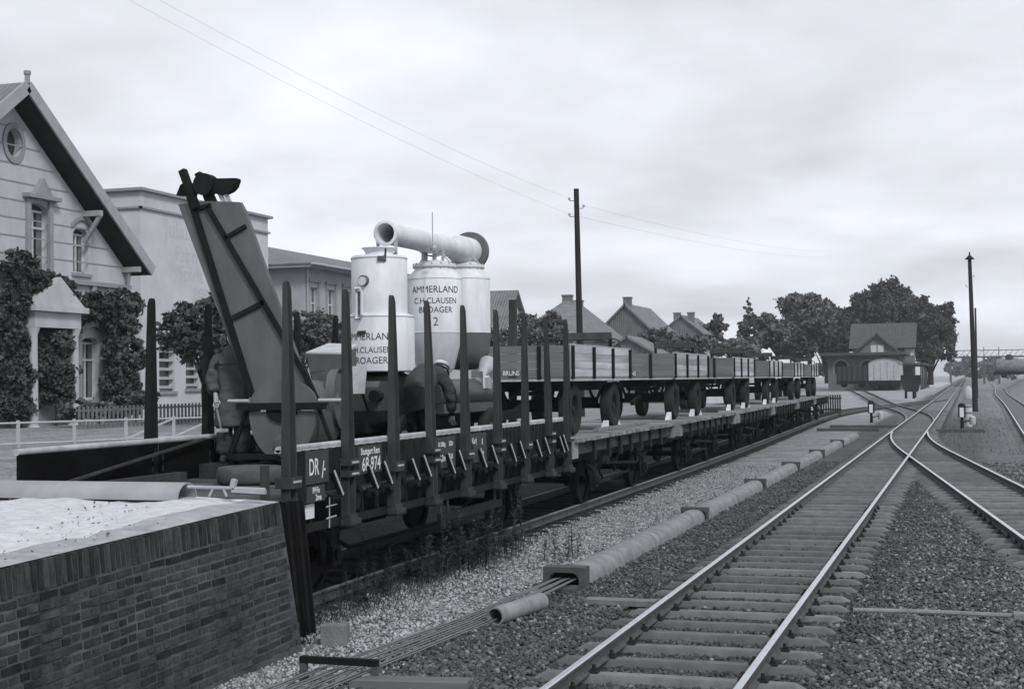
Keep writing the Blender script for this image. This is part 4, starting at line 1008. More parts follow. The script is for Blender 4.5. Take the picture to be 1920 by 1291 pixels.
# roof
XO = XF+.8
for s_ in (-1, 1):
    e = yp+s_*7.65; ze = zp-sl*7.65+.15
    mb = roof_slab(MB(), [(XO,yp,zp+.25),(XO,e,ze),(XF-15,e,ze),(XF-15,yp,zp+.25)], .16); mb.build('roof', m_roofx, v)
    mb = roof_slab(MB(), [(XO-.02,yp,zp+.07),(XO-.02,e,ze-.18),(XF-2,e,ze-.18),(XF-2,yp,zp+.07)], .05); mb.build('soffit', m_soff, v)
    a, b_ = Vector((XO+.04,yp,zp+.1)), Vector((XO+.04,e+s_*.05,ze-.06)); MB().beam(a, b_, .08, .42).build('bargeboard', m_barge, v)
    yk = yp+s_*4.3; zk = zp-sl*4.3
    MB().bb(XF,XO,yk-.1,yk+.1,zk-.62,zk-.42).build('bracket', m_barge, v); MB().beam((XF+.05,yk,zk-1.6),(XF+.75,yk,zk-.6),.12,.14).build('bracket', m_stuccod, v)
    yk = yp+s_*6.9; zk = zp-sl*6.9
    MB().bb(XF-.2,XO-.05,yk-.1,yk+.1,zk-.55,zk-.35).build('bracket', m_barge, v); MB().beam((XF+.05,ye1-.15 if s_ > 0 else ye0+.15,zk-1.5),(XF+.3,yk,zk-.4),.12,.14).build('bracket', m_stuccod, v)
MB().cyl((XO,yp,zp+.2),(XO,yp,zp+.55),.09,n=10).lathe([(0,.5),(.12,.5),(.12,.62),(.0,.63)], (XO,yp,zp), 12).build('finial', m_stuccod, v, True)
roof_slab(MB(), [(XF-6,28,zp+.5),(XF-6,yp-.2,zp+.5),(XF-1,yp-.2,zp-3.2),(XF-1,28,zp-3.2)], .2).build('roof', m_rooft, v)
# portico
q0, q1 = hp(20,575)[0], hp(115,575)[0]; zq = hp(60,575)[1]; zpk = hp(58,520)[1]
mb = MB(); mb.prism([(q0,zq),(q1,zq),((q0+q1)/2,zpk)], 'x', XF, XF+1.0); mb.bb(XF,XF+1.1,q0-.1,q1+.1,zq-.2,zq); mb.bb(XF,XF+.9,q0+.1,q1-.1,zq-.75,zq-.2)
mb.build('portico_pediment', m_stucco, v)
for yy in (q0+.25, q1-.25): MB().lathe([(.0,GB-.2),(.24,GB-.2),(.24,GB+.1),(.18,GB+.15),(.16,zq-1),(.22,zq-.85),(.24,zq-.76)], (XF+.7,yy,0), 16).build('column', m_stucco, v, True)
MB().bb(XF,XF+.08,ye0,ye1+.03,GB-.6,GB+.7).build('plinth', m_stuccod, v)

# --- white block with faded lettering
XW = -33.0
bk = thing('white_building', 'tall plain white block with flat parapet and faded wall lettering', 'building', (XW, 58, GB), 0, None, True)
Y0, Y1, ZT = 52.05, 63.5, 10.85
h2 = []; w2 = []
for u0, v0, u1, v1 in ((298,630,328,733),(348,634,374,728)):
    a, zt = hp(u0, v0, XW); b_, zb_ = hp(u1, v1, XW); h2.append(arch(a, b_, zb_, zt, .42)); w2.append((a, b_, zb_, zt))
mb = MB(); facade(mb, [(Y0,GB-.7),(Y1,GB-.7),(Y1,ZT),(Y0,ZT)], h2, XW, .3)
mb.add([(XW,Y0,GB-.7),(XW-11,Y0,GB-.7),(XW-11,Y0,ZT),(XW,Y0,ZT),(XW,Y1,GB-.7),(XW-11,Y1,GB-.7),(XW-11,Y1,ZT),(XW,Y1,ZT)], [(0,1,2,3),(4,5,6,7),(3,2,6,7)])
mb.build('wall', m_whitew, bk)
for a, b_, zb_, zt in w2: window(bk, a, b_, zb_, zt, XW, .28, .42, True, False, True)
MB().bb(XW-11.2,XW+.2,Y0-.2,Y1+.2,ZT,ZT+.12).build('parapet_cap', m_stuccod, bk)
MB().bb(XW-.01,XW+.1,Y0-.1,Y1+.1,ZT-.75,ZT-.66).build('cornice', m_stuccod, bk); MB().bb(XW-11,XW+.1,Y0-.1,Y0+.01,ZT-.75,ZT-.66).build('cornice', m_stuccod, bk)
for s, u, v_, sz in (('Julius', 336, 448, 1.15), ('Fabri', 350, 492, 1.0), ('Spirit', 358, 528, 1.0), ('gegr', 380, 560, 1.0)):
    yc, zc = hp(u, v_, XW); text_mesh(s, sz, lambda a, b_: (XW+.006, yc+a, zc+b_), m_faded, 'lettering', bk, 0)

# --- building with hipped roof
XH = -36.0
hb = thing('hipped_house', 'grey rendered building with low hipped tile roof and trimmed windows', 'building', (XH, 85, .8), 0, None, True)
Y0, Y1, ZE = 73.65, 101, 9.35; D = 12
h2 = []; w2 = []
for k in range(7):
    a = 74.35+k*2.35; 
    for z0_, z1_ in ((5.7, 8.2), (1.6, 4.2)): h2.append(arch(a, a+1.05, z0_, z1_)); w2.append((a, a+1.05, z0_, z1_))
mb = MB(); facade(mb, [(Y0,-.2),(Y1,-.2),(Y1,ZE),(Y0,ZE)], h2, XH, .25)
mb.add([(XH,Y0,-.2),(XH-D,Y0,-.2),(XH-D,Y0,ZE),(XH,Y0,ZE)], [(0,1,2,3)])
mb.build('wall', m_cream, hb)
for a, b_, z0_, z1_ in w2:
    o = window(hb, a, b_, z0_, z1_, XH, .22)
    MB().bb(XH,XH+.06,a-.22,a-.04,z0_-.1,z1_+.3).bb(XH,XH+.06,b_+.04,b_+.22,z0_-.1,z1_+.3).bb(XH,XH+.16,a-.3,b_+.3,z1_+.3,z1_+.45).build('trim', m_stuccod, o)
o_ = .9; zr_ = 11.3
c = [(XH+o_,Y0-o_,ZE+.1),(XH+o_,Y1,ZE+.1),(XH-D,Y1,ZE+.1),(XH-D-o_,Y0-o_,ZE+.1)]; r0, r1 = (XH-D/2,Y0+4.5,zr_), (XH-D/2,Y1,zr_)
for pts in ([c[0],c[1],r1,r0],[c[3],c[0],r0],[c[2],c[3],r0,r1]): roof_slab(MB(), pts, .2).build('roof', m_rooft, hb)
MB().tube([(XH+o_+.04,Y0-o_,ZE+.06),(XH+o_+.04,Y1,ZE+.06)],.07,8).build('gutter', m_metal, hb); MB().tube([(XH+.12,Y0+.2,ZE-.1),(XH+.12,Y0+.2,.2)],.05,8).build('downpipe', m_metal, hb)
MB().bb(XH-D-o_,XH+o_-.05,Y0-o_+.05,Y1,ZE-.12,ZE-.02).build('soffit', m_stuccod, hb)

# --- houses farther up the street
def gable_x(name, label, X, yc, hw, zb_, ze, zr_, D, wallm, roofm, ch=None, holes=()):
    t_ = thing(name, label, 'house', (X, yc, zb_), 0, None, True)
    hs = [arch(*h_) for h_ in holes]
    mb = MB(); facade(mb, [(yc-hw,zb_),(yc+hw,zb_),(yc+hw,ze),(yc,zr_),(yc-hw,ze)], hs, X, .2)
    mb.add([(X,yc-hw,zb_),(X-D,yc-hw,zb_),(X-D,yc-hw,ze),(X,yc-hw,ze)], [(0,1,2,3)]); mb.build('wall', wallm, t_)
    for h_ in holes: window(t_, *h_[:4], X, .18)
    k = (zr_-ze)/hw
    for s_ in (-1, 1): roof_slab(MB(), [(X+.4,yc,zr_+.16),(X+.4,yc+s_*(hw+.5),ze-k*.5+.16),(X-D,yc+s_*(hw+.5),ze-k*.5+.16),(X-D,yc,zr_+.16)], .18).build('roof', roofm, t_)
    if ch: chimney(t_, *ch)
    return t_
gable_x('gabled_house', 'house with tiled roof rows and white gable edge beyond the tanks', -32, 100.4, 4.2, .1, 5.2, 9.2, 16, m_whitew, m_roofx, None, [(98.8,99.8,2,3.6),(101,102,2,3.6)])
def gable_y(name, label, X, y0, y1, W, zb_, ze, zr_, wallm, roofm, gab, chs=(), holes=()):
    t_ = thing(name, label, 'house', (X, y0, zb_), 0, None, True); xm = X-W/2
    hs = [arch(*h_) for h_ in holes]
    mb = MB(); facade(mb, [(y0,zb_),(y1,zb_),(y1,ze),(y0,ze)], hs, X, .2); mb.build('wall', wallm, t_)
    for h_ in holes: window(t_, *h_[:4], X, .18)
    MB().prism([(X,zb_),(X-W,zb_),(X-W,ze),(xm,zr_),(X,ze)], 'y', y0, y0+.3).build('gable_wall', gab, t_)
    k = (zr_-ze)/(W/2)
    for s_ in (-1, 1):
        e = xm+s_*(W/2+.5); z_ = ze-.5*k+.15
        roof_slab(MB(), [(xm,y0-.35,zr_+.15),(e,y0-.35,z_),(e,y1,z_),(xm,y1,zr_+.15)], .18).build('roof', roofm, t_)
    for c_ in chs: chimney(t_, *c_)
    return t_
m_tilew = tile_mat('tile_hung_gable', .15, axis='x')
# house with big hipped roof and white wall
t_ = thing('hipped_cottage', 'white house with big hipped tile roof behind the telegraph pole', 'house', (-32, 120, .2), 0, None, True)
X, Y0, Y1, ze, zr_, D = -31, 119, 130.8, 6.1, 10.0, 7
hs = [(119.8+k*1.5, 120.6+k*1.5, 4.2, 5.5) for k in range(7)]
mb = MB(); facade(mb, [(Y0,0),(Y1,0),(Y1,ze),(Y0,ze)], [arch(*h_) for h_ in hs], X, .2); mb.add([(X,Y0,0),(X-D,Y0,0),(X-D,Y0,ze),(X,Y0,ze)], [(0,1,2,3)]); mb.build('wall', m_whitew, t_)
for h_ in hs: window(t_, *h_, X, .18)
r0, r1 = (X-D/2,124.3,zr_), (X-D/2,128.5,zr_-.15); c = [(X+.6,Y0-.6,ze),(X+.6,Y1+.8,ze),(X-D-.6,Y1+.8,ze),(X-D-.6,Y0-.6,ze)]
for pts in ([c[0],c[1],r1,r0],[c[3],c[0],r0],[c[1],c[2],r1],[c[2],c[3],r0,r1]): roof_slab(MB(), pts, .2).build('roof', m_rooft, t_)
for u, v_ in ((1064,553),(1084,563)):
    q = px(u, v_, X-D/2); chimney(t_, X-D/2, q.y, zr_-1, q.z, .8)
# tile-hung gable house
yk = 145.5; xk = py(1172, 575, yk).x; xr = py(1215, 612, yk).x; zk = py(1168, 571, yk).z; ze = py(1215, 612, yk).z
gable_y('gable_house', 'tall house with tile-hung gable and single chimney at its peak', xr, yk, 158, (xr-xk)*2, .1, ze, zk, m_cream, m_rooft, m_tilew, [(xk, yk+1.2, zk-.6, py(1168,556,yk).z, .8)], [(150,151.2,4,5.6),(153.5,154.7,4,5.6)])
yk = 178; xk = py(1277, 592, yk).x; xr = py(1315, 622, yk).x; zk = py(1276, 592, yk).z; ze = py(1315, 622, yk).z
gable_y('gable_house', 'far grey gabled house with two chimneys beside the round tree', xr, yk, 190, (xr-xk)*2, .1, ze, zk, m_cream, m_rooft, m_tilew, [(xk-.9, yk+2, zk-1.2, zk+.5, .8), (xk+.9, yk+2, zk-1.2, zk+.5, .8)])
yk = 108; xk = py(1008, 592, yk).x; zk = py(1008, 592, yk).z
gable_y('low_house', 'low tiled house with stout chimney half hidden by bushes', -33, 104.5, 109.5, 10, .1, 4.6, zk, m_cream, m_rooft, m_tilew, [(-38, 107, zk-.4, zk+1.0, .9)])
yk = 150; gable_y('outbuilding', 'low tiled outbuilding with pale doors behind the second trailer', -23, 118, 140, 9, .1, 3.6, 6.2, m_whitew, m_rooft, m_tilew)

m_roofs = tile_mat('dark_station_tiles', .075, axis='x')
# --- station buildings at the far end
SY = 232
def sp(u, v_, y=SY): return py(u, v_, y)
a, b_ = sp(1592,650), sp(1718,650); zr_ = sp(1655,604).z; ze = sp(1655,650).z
st = thing('station_building', 'dark brick station house with long tiled roof and small front gable', 'station', (a.x, SY, .5), 0, None, True)
MB().bb(a.x+.5,b_.x-.5,SY,SY+9,.3,ze).build('wall', m_brickf, st)
roof_slab(MB(), [(a.x,SY-.8,ze-.2),(b_.x,SY-.8,ze-.2),(b_.x,SY+4.5,zr_),(a.x,SY+4.5,zr_)], .25).build('roof', m_roofs, st)
roof_slab(MB(), [(a.x,SY+9.8,ze-.2),(b_.x,SY+9.8,ze-.2),(b_.x,SY+4.5,zr_),(a.x,SY+4.5,zr_)], .25).build('roof', m_roofs, st)
g0, g1, gp = sp(1600,660,SY-3), sp(1690,662,SY-3), sp(1644,624,SY-3)
gw = MB().prism([(g0.x+.6,.5),(g1.x-.6,.5),(g1.x-.6,g1.z),(gp.x,gp.z-.4),(g0.x+.6,g0.z)], 'y', SY-3, SY+2).build('gable_wall', m_brickf, st)
for q, r_ in ((g0, -1), (g1, 1)): roof_slab(MB(), [(gp.x,SY-3.6,gp.z),(q.x+r_*.5,SY-3.6,q.z-.4),(q.x+r_*.5,SY+3,q.z-.4),(gp.x,SY+3,gp.z)], .3).build('roof', m_roofd, st)
for u in (1638, 1651): c = sp(u,654,SY-3.06); MB().bb(c.x-.45,c.x+.45,SY-3.1,SY-3.01,c.z-.6,c.z+.6).build('window', m_frame, st)
for u in (1700, 1709): c = sp(u,658,SY); MB().bb(c.x-.3,c.x+.3,SY-.08,SY-.01,c.z-.7,c.z+.5).build('window', m_frame, st)
SHY = 212
a, b_ = py(1553,715,SHY), py(1688,715,SHY)
sh = thing('goods_shed', 'long brick goods shed with flat overhanging roof and arched openings', 'shed', (a.x, SHY, .5), 0, None, True)
zt = py(1600,666,SHY).z
MB().bb(a.x,b_.x,SHY,SHY+12,.3,zt).build('wall', m_brickf, sh)
o = MB().bb(py(1537,660,SHY).x,py(1700,660,SHY).x,SHY-1.6,SHY+13,zt,zt+.4).build('roof', m_roofd, sh)
for u in (1577, 1627):
    c = py(u, 690, SHY); pts = arch(c.x-.9, c.x+.9, c.z-.8, py(u,676,SHY).z, .8); MB().prism(pts, 'y', SHY-.06, SHY-.01).build('arched_opening', m_soff, sh)
    p2_ = arch(c.x-1.15, c.x+1.15, c.z-.8, py(u,673,SHY).z, .95); MB().prism(p2_, 'y', SHY-.04, SHY-.008).build('arch_trim', m_stuccod, sh)
# platform and canopy
pf = MB(); pf.bb(-12,-4.6,205,430,.0,.55); tag(pf.build('platform', mat('platform_surface', .36, .95, .15, 1, .2, 10)), None, kind='structure')
cn = thing('platform_canopy', 'low dark platform canopy on posts beside the station', 'canopy', (-9, 240, .5), 0, None, True)
MB().bb(-12.5,-6,214,262,4.2,4.5).build('roof', m_roofd, cn)
for yy in (218, 226, 234, 242, 250, 260): MB().cyl((-6.6,yy,.5),(-6.6,yy,4.25),.1,n=8).build('post', m_soff, cn)
MB().bb(-12.4,-11.8,214,262,.4,4.2).build('back_wall', m_soff, cn)

# ------------------------------------------------------------------ foliage
def leaves(blobs, n, size, seed=0, hollow=.55, flat=1.0):
    """blobs: (cx,cy,cz,rx,ry,rz); leaf quads gathered in clumps through each blob's outer volume"""
    g = np.random.default_rng(seed); V = []
    vol = np.array([b_[3]*b_[4]*b_[5] for b_ in blobs])**.67; cnt = np.maximum(8, (n*vol/vol.sum()).astype(int)); MI = []
    for b_, m_ in zip(blobs, cnt):
        nc = max(5, m_//42); d = g.normal(size=(nc, 3)); d /= np.linalg.norm(d, axis=1)[:, None]
        cc = d*(hollow+(1.03-hollow)*g.random((nc, 1))**.6)
        idx = g.integers(0, nc, m_); p = cc[idx]+g.normal(size=(m_, 3))*.12
        MI.append((g.random(nc) < .42)[idx])
        V.append(p*np.array(b_[3:6])+np.array(b_[:3]))
    P = np.concatenate(V); m_ = len(P)
    nrm = g.normal(size=(m_, 3)); nrm[:, 2] += .5; nrm /= np.linalg.norm(nrm, axis=1)[:, None]
    a = np.cross(nrm, g.normal(size=(m_, 3))); a /= np.linalg.norm(a, axis=1)[:, None]; b2 = np.cross(nrm, a)
    s = size*g.uniform(.6, 1.4, (m_, 1))
    Q = np.stack([P-a*s-b2*s*.55, P+a*s*.2-b2*s*.6, P+a*s+b2*s*.1, P-a*s*.1+b2*s*.65], 1)
    leaves.mi = np.concatenate(MI).astype(np.int32)
    return Q.reshape(-1, 3), np.arange(m_*4).reshape(-1, 4)
def crown(name, blobs, n, size, mt, parent, seed, off):
    V, F = leaves(blobs, n, size, seed); V = V-np.array(off)
    me = np_mesh(name, V, F, [mt, m_leaf if mt is m_leafd else m_leafb], nper=4); me.polygons.foreach_set('material_index', leaves.mi); return link(name, me, parent)
def tree(name, label, x, y, zb_, H, W, mt, seed, group=None, shape='round', n=5000, size=.35, trunk=.3, bare=.25):
    r_ = random.Random(seed); t_ = thing(name, label, 'tree', (x, y, zb_), 0, group, True)
    mb = MB(); top = zb_+H*.85
    mb.tube([(x,y,zb_-.3),(x+r_.uniform(-.1,.1),y,zb_+H*.3),(x+r_.uniform(-.3,.3),y,zb_+H*.6),(x,y,top)], [trunk,trunk*.8,trunk*.5,trunk*.15], 8)
    blobs = []
    nb = 16 if shape != 'cone' else 12
    for i in range(nb):
        if shape == 'cone':
            f = i/(nb-1); zz = zb_+H*(bare+(1-bare)*f); rr = W/2*(1-f)**.8+.15; a = r_.uniform(0, 6.28)
            blobs.append((x+rr*.3*math.cos(a), y+rr*.3*math.sin(a), zz, rr*.85, rr*.85, H*.09))
        else:
            a = r_.uniform(0, 6.28); e = r_.uniform(-.5, 1); k = r_.uniform(.35, .72)
            cz = zb_+H*(bare+(1-bare)*.5); ch = H*(1-bare)/2
            bx, by_, bz = x+W/2*k*math.cos(a)*math.cos(e), y+W/2*k*math.sin(a)*math.cos(e), cz+ch*k*math.sin(e*1.3)*1.15
            s = r_.uniform(.3, .46); blobs.append((bx, by_, bz, W/2*s, W/2*s, ch*s*.85))
            mb.tube([(x,y,zb_+H*bare*.9),((x+bx)/2,(y+by_)/2,(zb_+H*bare+bz)/2+.2),(bx,by_,bz)], [trunk*.4,trunk*.25,trunk*.08], 5)
    mb.build('trunk', m_bark, t_, True)
    crown('crown', blobs, n, size, mt, t_, seed, (x, y, zb_))
    return t_
def bush(name, label, blobs, n, size, mt, seed, group=None, cat='bush', stems=True):
    c_ = blobs[0]; zb_ = min(b_[2]-b_[5] for b_ in blobs); t_ = thing(name, label, cat, (c_[0], c_[1], zb_), 0, group, True)
    crown('foliage', blobs, n, size, mt, t_, seed, (c_[0], c_[1], zb_))
    if stems:
        mb = MB()
        for b_ in blobs[:3]: mb.tube([(c_[0],c_[1],zb_-.8),(b_[0],b_[1],b_[2])],[.05,.02],5)
        mb.build('stem', m_bark, t_)
    return t_
def pb(u, v_, y, ru, rv=None):
    """ellipsoid blob from a picture disc at depth y"""
    p = py(u, v_, y); k = proj(p)[2]/FPX; return (p.x, p.y, p.z, ru*k, (ru+(rv or ru))/2*k, (rv or ru)*k)
def pbx(u, v_, X, ru, rv, thick=.5):
    p = px(u, v_, X); q = px(u+ru, v_, X); k = proj(p)[2]/FPX; return (p.x, p.y, p.z, thick, abs(q.y-p.y), rv*k)
XC = XF+.5
def climber(label, discs, seed, n, mt=m_leafd):
    bush('climbing_plant', label, [pbx(u, v_, XC, ru, rv, .45) for u, v_, ru, rv in discs], int(n*2.2), .085, mt, seed, 'climbers on the villa', 'climber')
climber('dark climber rising past the portico to the upper window', [(38,500,30,28),(30,560,18,40),(22,630,26,45),(28,700,30,45),(30,755,28,35),(70,525,35,18)], 1, 5200)
climber('climber bushing out beside the villa ground-floor window', [(105,640,30,28),(108,690,32,35),(108,735,26,22)], 2, 3200)
climber('tall climber covering the corner of the villa', [(228,570,34,24),(225,615,26,35),(232,665,34,32),(225,720,28,38),(235,755,24,25)], 3, 5200)
climber('horizontal climber band above the villa ground-floor window', [(125,565,28,18),(160,585,30,16),(190,570,28,22),(110,545,18,25)], 4, 2600)
for k, (u, v_, ru) in enumerate(((150,768,20),(186,768,17),(255,745,14))):
    bush('shrub', ('low clipped shrub under the villa window', 'small round shrub beside the villa window', 'thin upright shrub at the villa corner')[k], [pbx(u, v_, XF+2.5, ru, ru*.8, .8)], 700, .1, m_leaf if k else m_leafd, 10+k)
p = px(385, 660, -25)
tree('garden_tree', 'small dense garden tree in front of the white building', p.x, p.y, 1.2, px(385,590,-25).z-1.2+.6, 4.3, m_leafd, 21, None, 'round', 11000, .1, .12, .3)
p = px(590, 640, -27)
tree('garden_tree', 'light leafed young tree beside the hipped building', p.x, p.y, .9, px(590,592,-27).z-.9+.4, 3.4, m_leafl, 22, None, 'round', 8000, .09, .1, .3)
p = px(535, 660, -27)
bush('bush', 'bushy hedge behind the hopper', [pbx(555,650,-29,35,20,1),pbx(620,655,-29,35,16,1),pbx(500,640,-29,30,22,1)], 3000, .14, m_leaf, 23)
bush('bush', 'spreading bush between the tiled houses and the first trailer', [pb(1000,630,92,30,34),pb(960,650,92,30,28),pb(1030,612,92,22,26),pb(985,600,92,14,16),pb(930,650,92,24,30),pb(1045,640,92,26,24)], 15000, .13, m_leaf, 24)
bush('bush', 'round dark bush under the tall gable house', [pb(1220,640,125,26,22),pb(1260,650,125,30,20),pb(1245,632,125,22,16),pb(1300,650,130,28,20)], 9000, .14, m_leaf, 25)
# trees towards the station
def pt_(name, label, u, vt, vb, wpx, y, mt, seed, **kw):
    a, b_ = py(u, vt, y), py(u, vb, y); k = proj(a)[2]/FPX
    return tree(name, label, a.x, y, b_.z, a.z-b_.z, wpx*k, mt, seed, **kw)
G = 'trees around the station'
pt_('round_tree', 'small round-headed tree right of the two-chimney house', 1335, 596, 690, 62, 185, m_leaf, 31, n=10000, size=.2, group=G)
pt_('conifer', 'pointed conifer standing between the round trees', 1402, 566, 690, 68, 200, m_leaf, 32, shape='cone', n=11000, size=.2, bare=.05, group=G)
pt_('broad_tree', 'bushy tree filling the gap left of the airy tree', 1455, 588, 690, 100, 205, m_leaf, 33, n=20000, size=.22, group=G)
pt_('broad_tree', 'dark low tree behind the far trailers', 1490, 622, 700, 90, 200, m_leafd, 34, n=15000, size=.24, group=G)
pt_('low_tree', 'leafy low tree along the street behind the third trailer', 1372, 632, 690, 90, 170, m_leaf, 40, n=10000, size=.2, group=G)
pt_('airy_tree', 'airy tree with bare trunk and open crown left of the station', 1516, 546, 710, 120, 222, m_leaf, 35, n=15000, size=.25, bare=.28, trunk=.4, group=G)
pt_('park_tree', 'lower tree filling in between the airy tree and station roof', 1548, 584, 715, 96, 240, m_leafd, 41, n=16000, size=.28, bare=.05, trunk=.4, group=G)
pt_('park_tree', 'big broad tree behind the station roof', 1640, 533, 715, 165, 262, m_leafd, 36, n=30000, size=.3, bare=.12, trunk=.6, group=G)
pt_('park_tree', 'full tree to the left of the station roof', 1570, 560, 715, 110, 250, m_leafd, 37, n=26000, size=.28, bare=.15, trunk=.5, group=G)
pt_('park_tree', 'large rounded tree right of the station roof', 1742, 556, 718, 122, 250, m_leafd, 38, n=28000, size=.28, bare=.1, trunk=.5, group=G)
pt_('park_tree', 'tree crown between the station roof and the rounded tree', 1690, 548, 712, 100, 258, m_leafd, 39, n=26000, size=.28, bare=.1, trunk=.5, group=G)
fb = []
for k in range(34):
    u = 1780+k*9+rnd.uniform(-5,5); yy = rnd.uniform(520, 640); fb.append(pb(u, 692+rnd.uniform(-9,6), yy, rnd.uniform(8,15), rnd.uniform(8,16)))
V, F = leaves(fb, 9000, 1.1, 77); o = link('far_woods', np_mesh('far_woods', V, F, m_leafl, nper=4)); tag(o, 'pale distant line of trees beyond the footbridge', kind='stuff')
fb = [pb(u, 698+rnd.uniform(-6,4), 420+rnd.uniform(-20,60), 24, 12) for u in range(1200, 1560, 22)]
V, F = leaves(fb, 7000, .8, 78); o = link('hedgerow', np_mesh('hedgerow', V, F, m_leaf, nper=4)); tag(o, 'hazy hedgerow far behind the street houses', kind='stuff')
fb = [(-60-rnd.uniform(0,60), y_, 3, 7, 9, rnd.uniform(4,7)) for y_ in range(20, 420, 11)]
V, F = leaves(fb, 12000, .7, 79); o = link('tree_belt', np_mesh('tree_belt', V, F, m_leaf, nper=4)); tag(o, 'tree belt behind the row of houses', kind='stuff')

# ------------------------------------------------------------------ weeds beside the siding
def weed_me(seed):
    r_ = random.Random(seed); mb = MB(); H = r_.uniform(.55, .8)
    mb.tube([(0,0,-.03),(r_.uniform(-.02,.02),0,H*.5),(r_.uniform(-.05,.05),r_.uniform(-.04,.04),H)], [.006,.005,.002], 4)
    for k in range(46):
        z = H*(.12+.88*k/46); a = r_.uniform(0, 6.28); l = r_.uniform(.05,.13)*(1.15-z/H*.7); d = Vector((math.cos(a), math.sin(a), r_.uniform(-.1,.8)))
        s_ = Vector((-math.sin(a), math.cos(a), 0))*.014; b_ = Vector((0,0,z)); mb.add([b_, b_+d*l*.5+s_, b_+d*l, b_+d*l*.5-s_], [(0,1,2,3)])
    return mb.mesh('weed', m_weed)
WD = [weed_me(i) for i in range(6)]
def weeds(label, group, n, fx, fy, sc=(.6, 1.3)):
    for k in range(n):
        o = link('weed', WD[k % 6], None, (fx(), fy(), 0), (rnd.uniform(-.12,.12), rnd.uniform(-.12,.12), rnd.uniform(0,6.28))); o.scale = (rnd.uniform(.8,1.5),)*2+(rnd.uniform(*sc),); tag(o, label, 'weed', group)
weeds('leafy weed growing in the clump by the shunter step', 'weeds by the shunter step', 60, lambda: rnd.gauss(-6.95,.26), lambda: rnd.gauss(19.6,1.0))
weeds('dark weed growing under the stake wagon side', 'weeds under the stake wagon', 44, lambda: rnd.uniform(-7.9,-6.85), lambda: rnd.uniform(13.7,18.2), (.4,1.0))
weeds('single thin weed standing in the pale gravel', 'weeds in the pale gravel', 5, lambda: rnd.uniform(-6.2,-5.7), lambda: rnd.uniform(20.2,21.2), (.5,.75))
g = rng; n = 5200
gx_ = np.concatenate([g.normal(-7.1,.33,n//2), g.uniform(-9.3,-6.8,n//2)]); gy_ = np.concatenate([g.uniform(13.3,20.5,n//2), g.uniform(13.5,24,n//2)])
a = g.uniform(0,6.28,n); h_ = g.uniform(.05,.22,n); w_ = .006
bx_ = np.stack([np.cos(a)*w_, np.sin(a)*w_, np.zeros(n)], 1); b0 = np.stack([gx_, gy_, np.full(n,-.02)], 1); tp = b0+np.stack([np.sin(a)*h_*.5, np.cos(a)*h_*.4, h_], 1)
V = np.stack([b0-bx_, b0+bx_, tp], 1).reshape(-1, 3); o = link('grass', np_mesh('grass', V, np.arange(n*3).reshape(-1,3), m_weed)); tag(o, 'thin grass growing along the siding rail', kind='stuff')
n = 3600; gx_ = np.concatenate([g.uniform(-.6,2.2,n//3), g.uniform(5,14,n//3), g.uniform(-1.2,2.5,n//3)]); gy_ = np.concatenate([g.uniform(70,200,n//3), g.uniform(90,300,n//3), g.uniform(50,90,n//3)])
a = g.uniform(0,6.28,n); h_ = g.uniform(.06,.2,n); w_ = .014
bx_ = np.stack([np.cos(a)*w_, np.sin(a)*w_, np.zeros(n)], 1); b0 = np.stack([gx_, gy_, np.full(n,-.02)], 1); tp = b0+np.stack([np.sin(a)*h_*.8, np.cos(a)*h_*.8, h_], 1)
V = np.stack([b0-bx_, b0+bx_, tp], 1).reshape(-1, 3); o = link('verge_grass', np_mesh('verge_grass', V, np.arange(n*3).reshape(-1,3), m_leafl)); tag(o, 'sparse grass tufts on the verge beside the outer track', kind='stuff')

# ------------------------------------------------------------------ cable duct beside the main line
duct = thing('cable_duct', 'long half-round signal wire duct lying beside the main line', 'duct', (-5, 18.3, 0), 0, None, True)
DC = [(17.9,-5.0),(26.75,-4.97),(34.5,-4.93),(41.5,-4.9),(48.5,-4.86),(56,-4.84),(64,-4.8)]
for i in range(len(DC)-1):
    (y0, x0), (y1, x1) = DC[i], DC[i+1]; n = 4
    for k in range(n):
        a, b_ = y0+(y1-y0)*k/n, y0+(y1-y0)*(k+1)/n+.04; xa = x0+(x1-x0)*k/n
        s_ = .215-.008*(k % 2); m_ = 12
        pts = [(s_*math.copysign(abs(math.cos(math.pi*j/m_))**.7, math.cos(math.pi*j/m_)), .25*math.sin(math.pi*j/m_)**.7-.03-.006*(k % 2)) for j in range(m_+1)]
        o = MB().prism([(xa+p_, q_) for p_, q_ in pts], 'y', a, b_).build('cover', m_duct, duct, True)
    if i: MB().bb(x0-.26,x0+.26,y0-.09,y0+.09,.17,.25).bb(x0-.255,x0-.22,y0-.07,y0+.07,-.03,.17).bb(x0+.22,x0+.255,y0-.07,y0+.07,-.03,.17).build('joint_frame', m_ductf, duct)
y0, x0 = DC[0]
mb = MB(); m_ = 10; W_, H_ = .28, .28
outer = [(x0-W_,-.04),(x0-W_,H_),(x0+W_,H_),(x0+W_,-.04)]; inner = [(x0+.27,-.04)]+[(x0+.27*math.cos(t_) if True else 0, .13+.12*math.sin(t_)) for t_ in [math.pi*j/m_ for j in range(m_+1)]]+[(x0-.27,-.04)]
mb.bb(x0-W_,x0-.2,y0-.22,y0+.02,-.04,.21); mb.bb(x0+.2,x0+W_,y0-.22,y0+.02,-.04,.21); mb.bb(x0-W_,x0+W_,y0-.22,y0+.02,.21,H_)
for s_ in (-1, 1): mb.prism([(x0+s_*.2,.211),(x0+s_*.2,.12),(x0+s_*.18,.17),(x0+s_*.14,.2),(x0+s_*.1,.211)], 'y', y0-.218, y0+.018)
mb.build('portal_frame', m_ductf, duct)
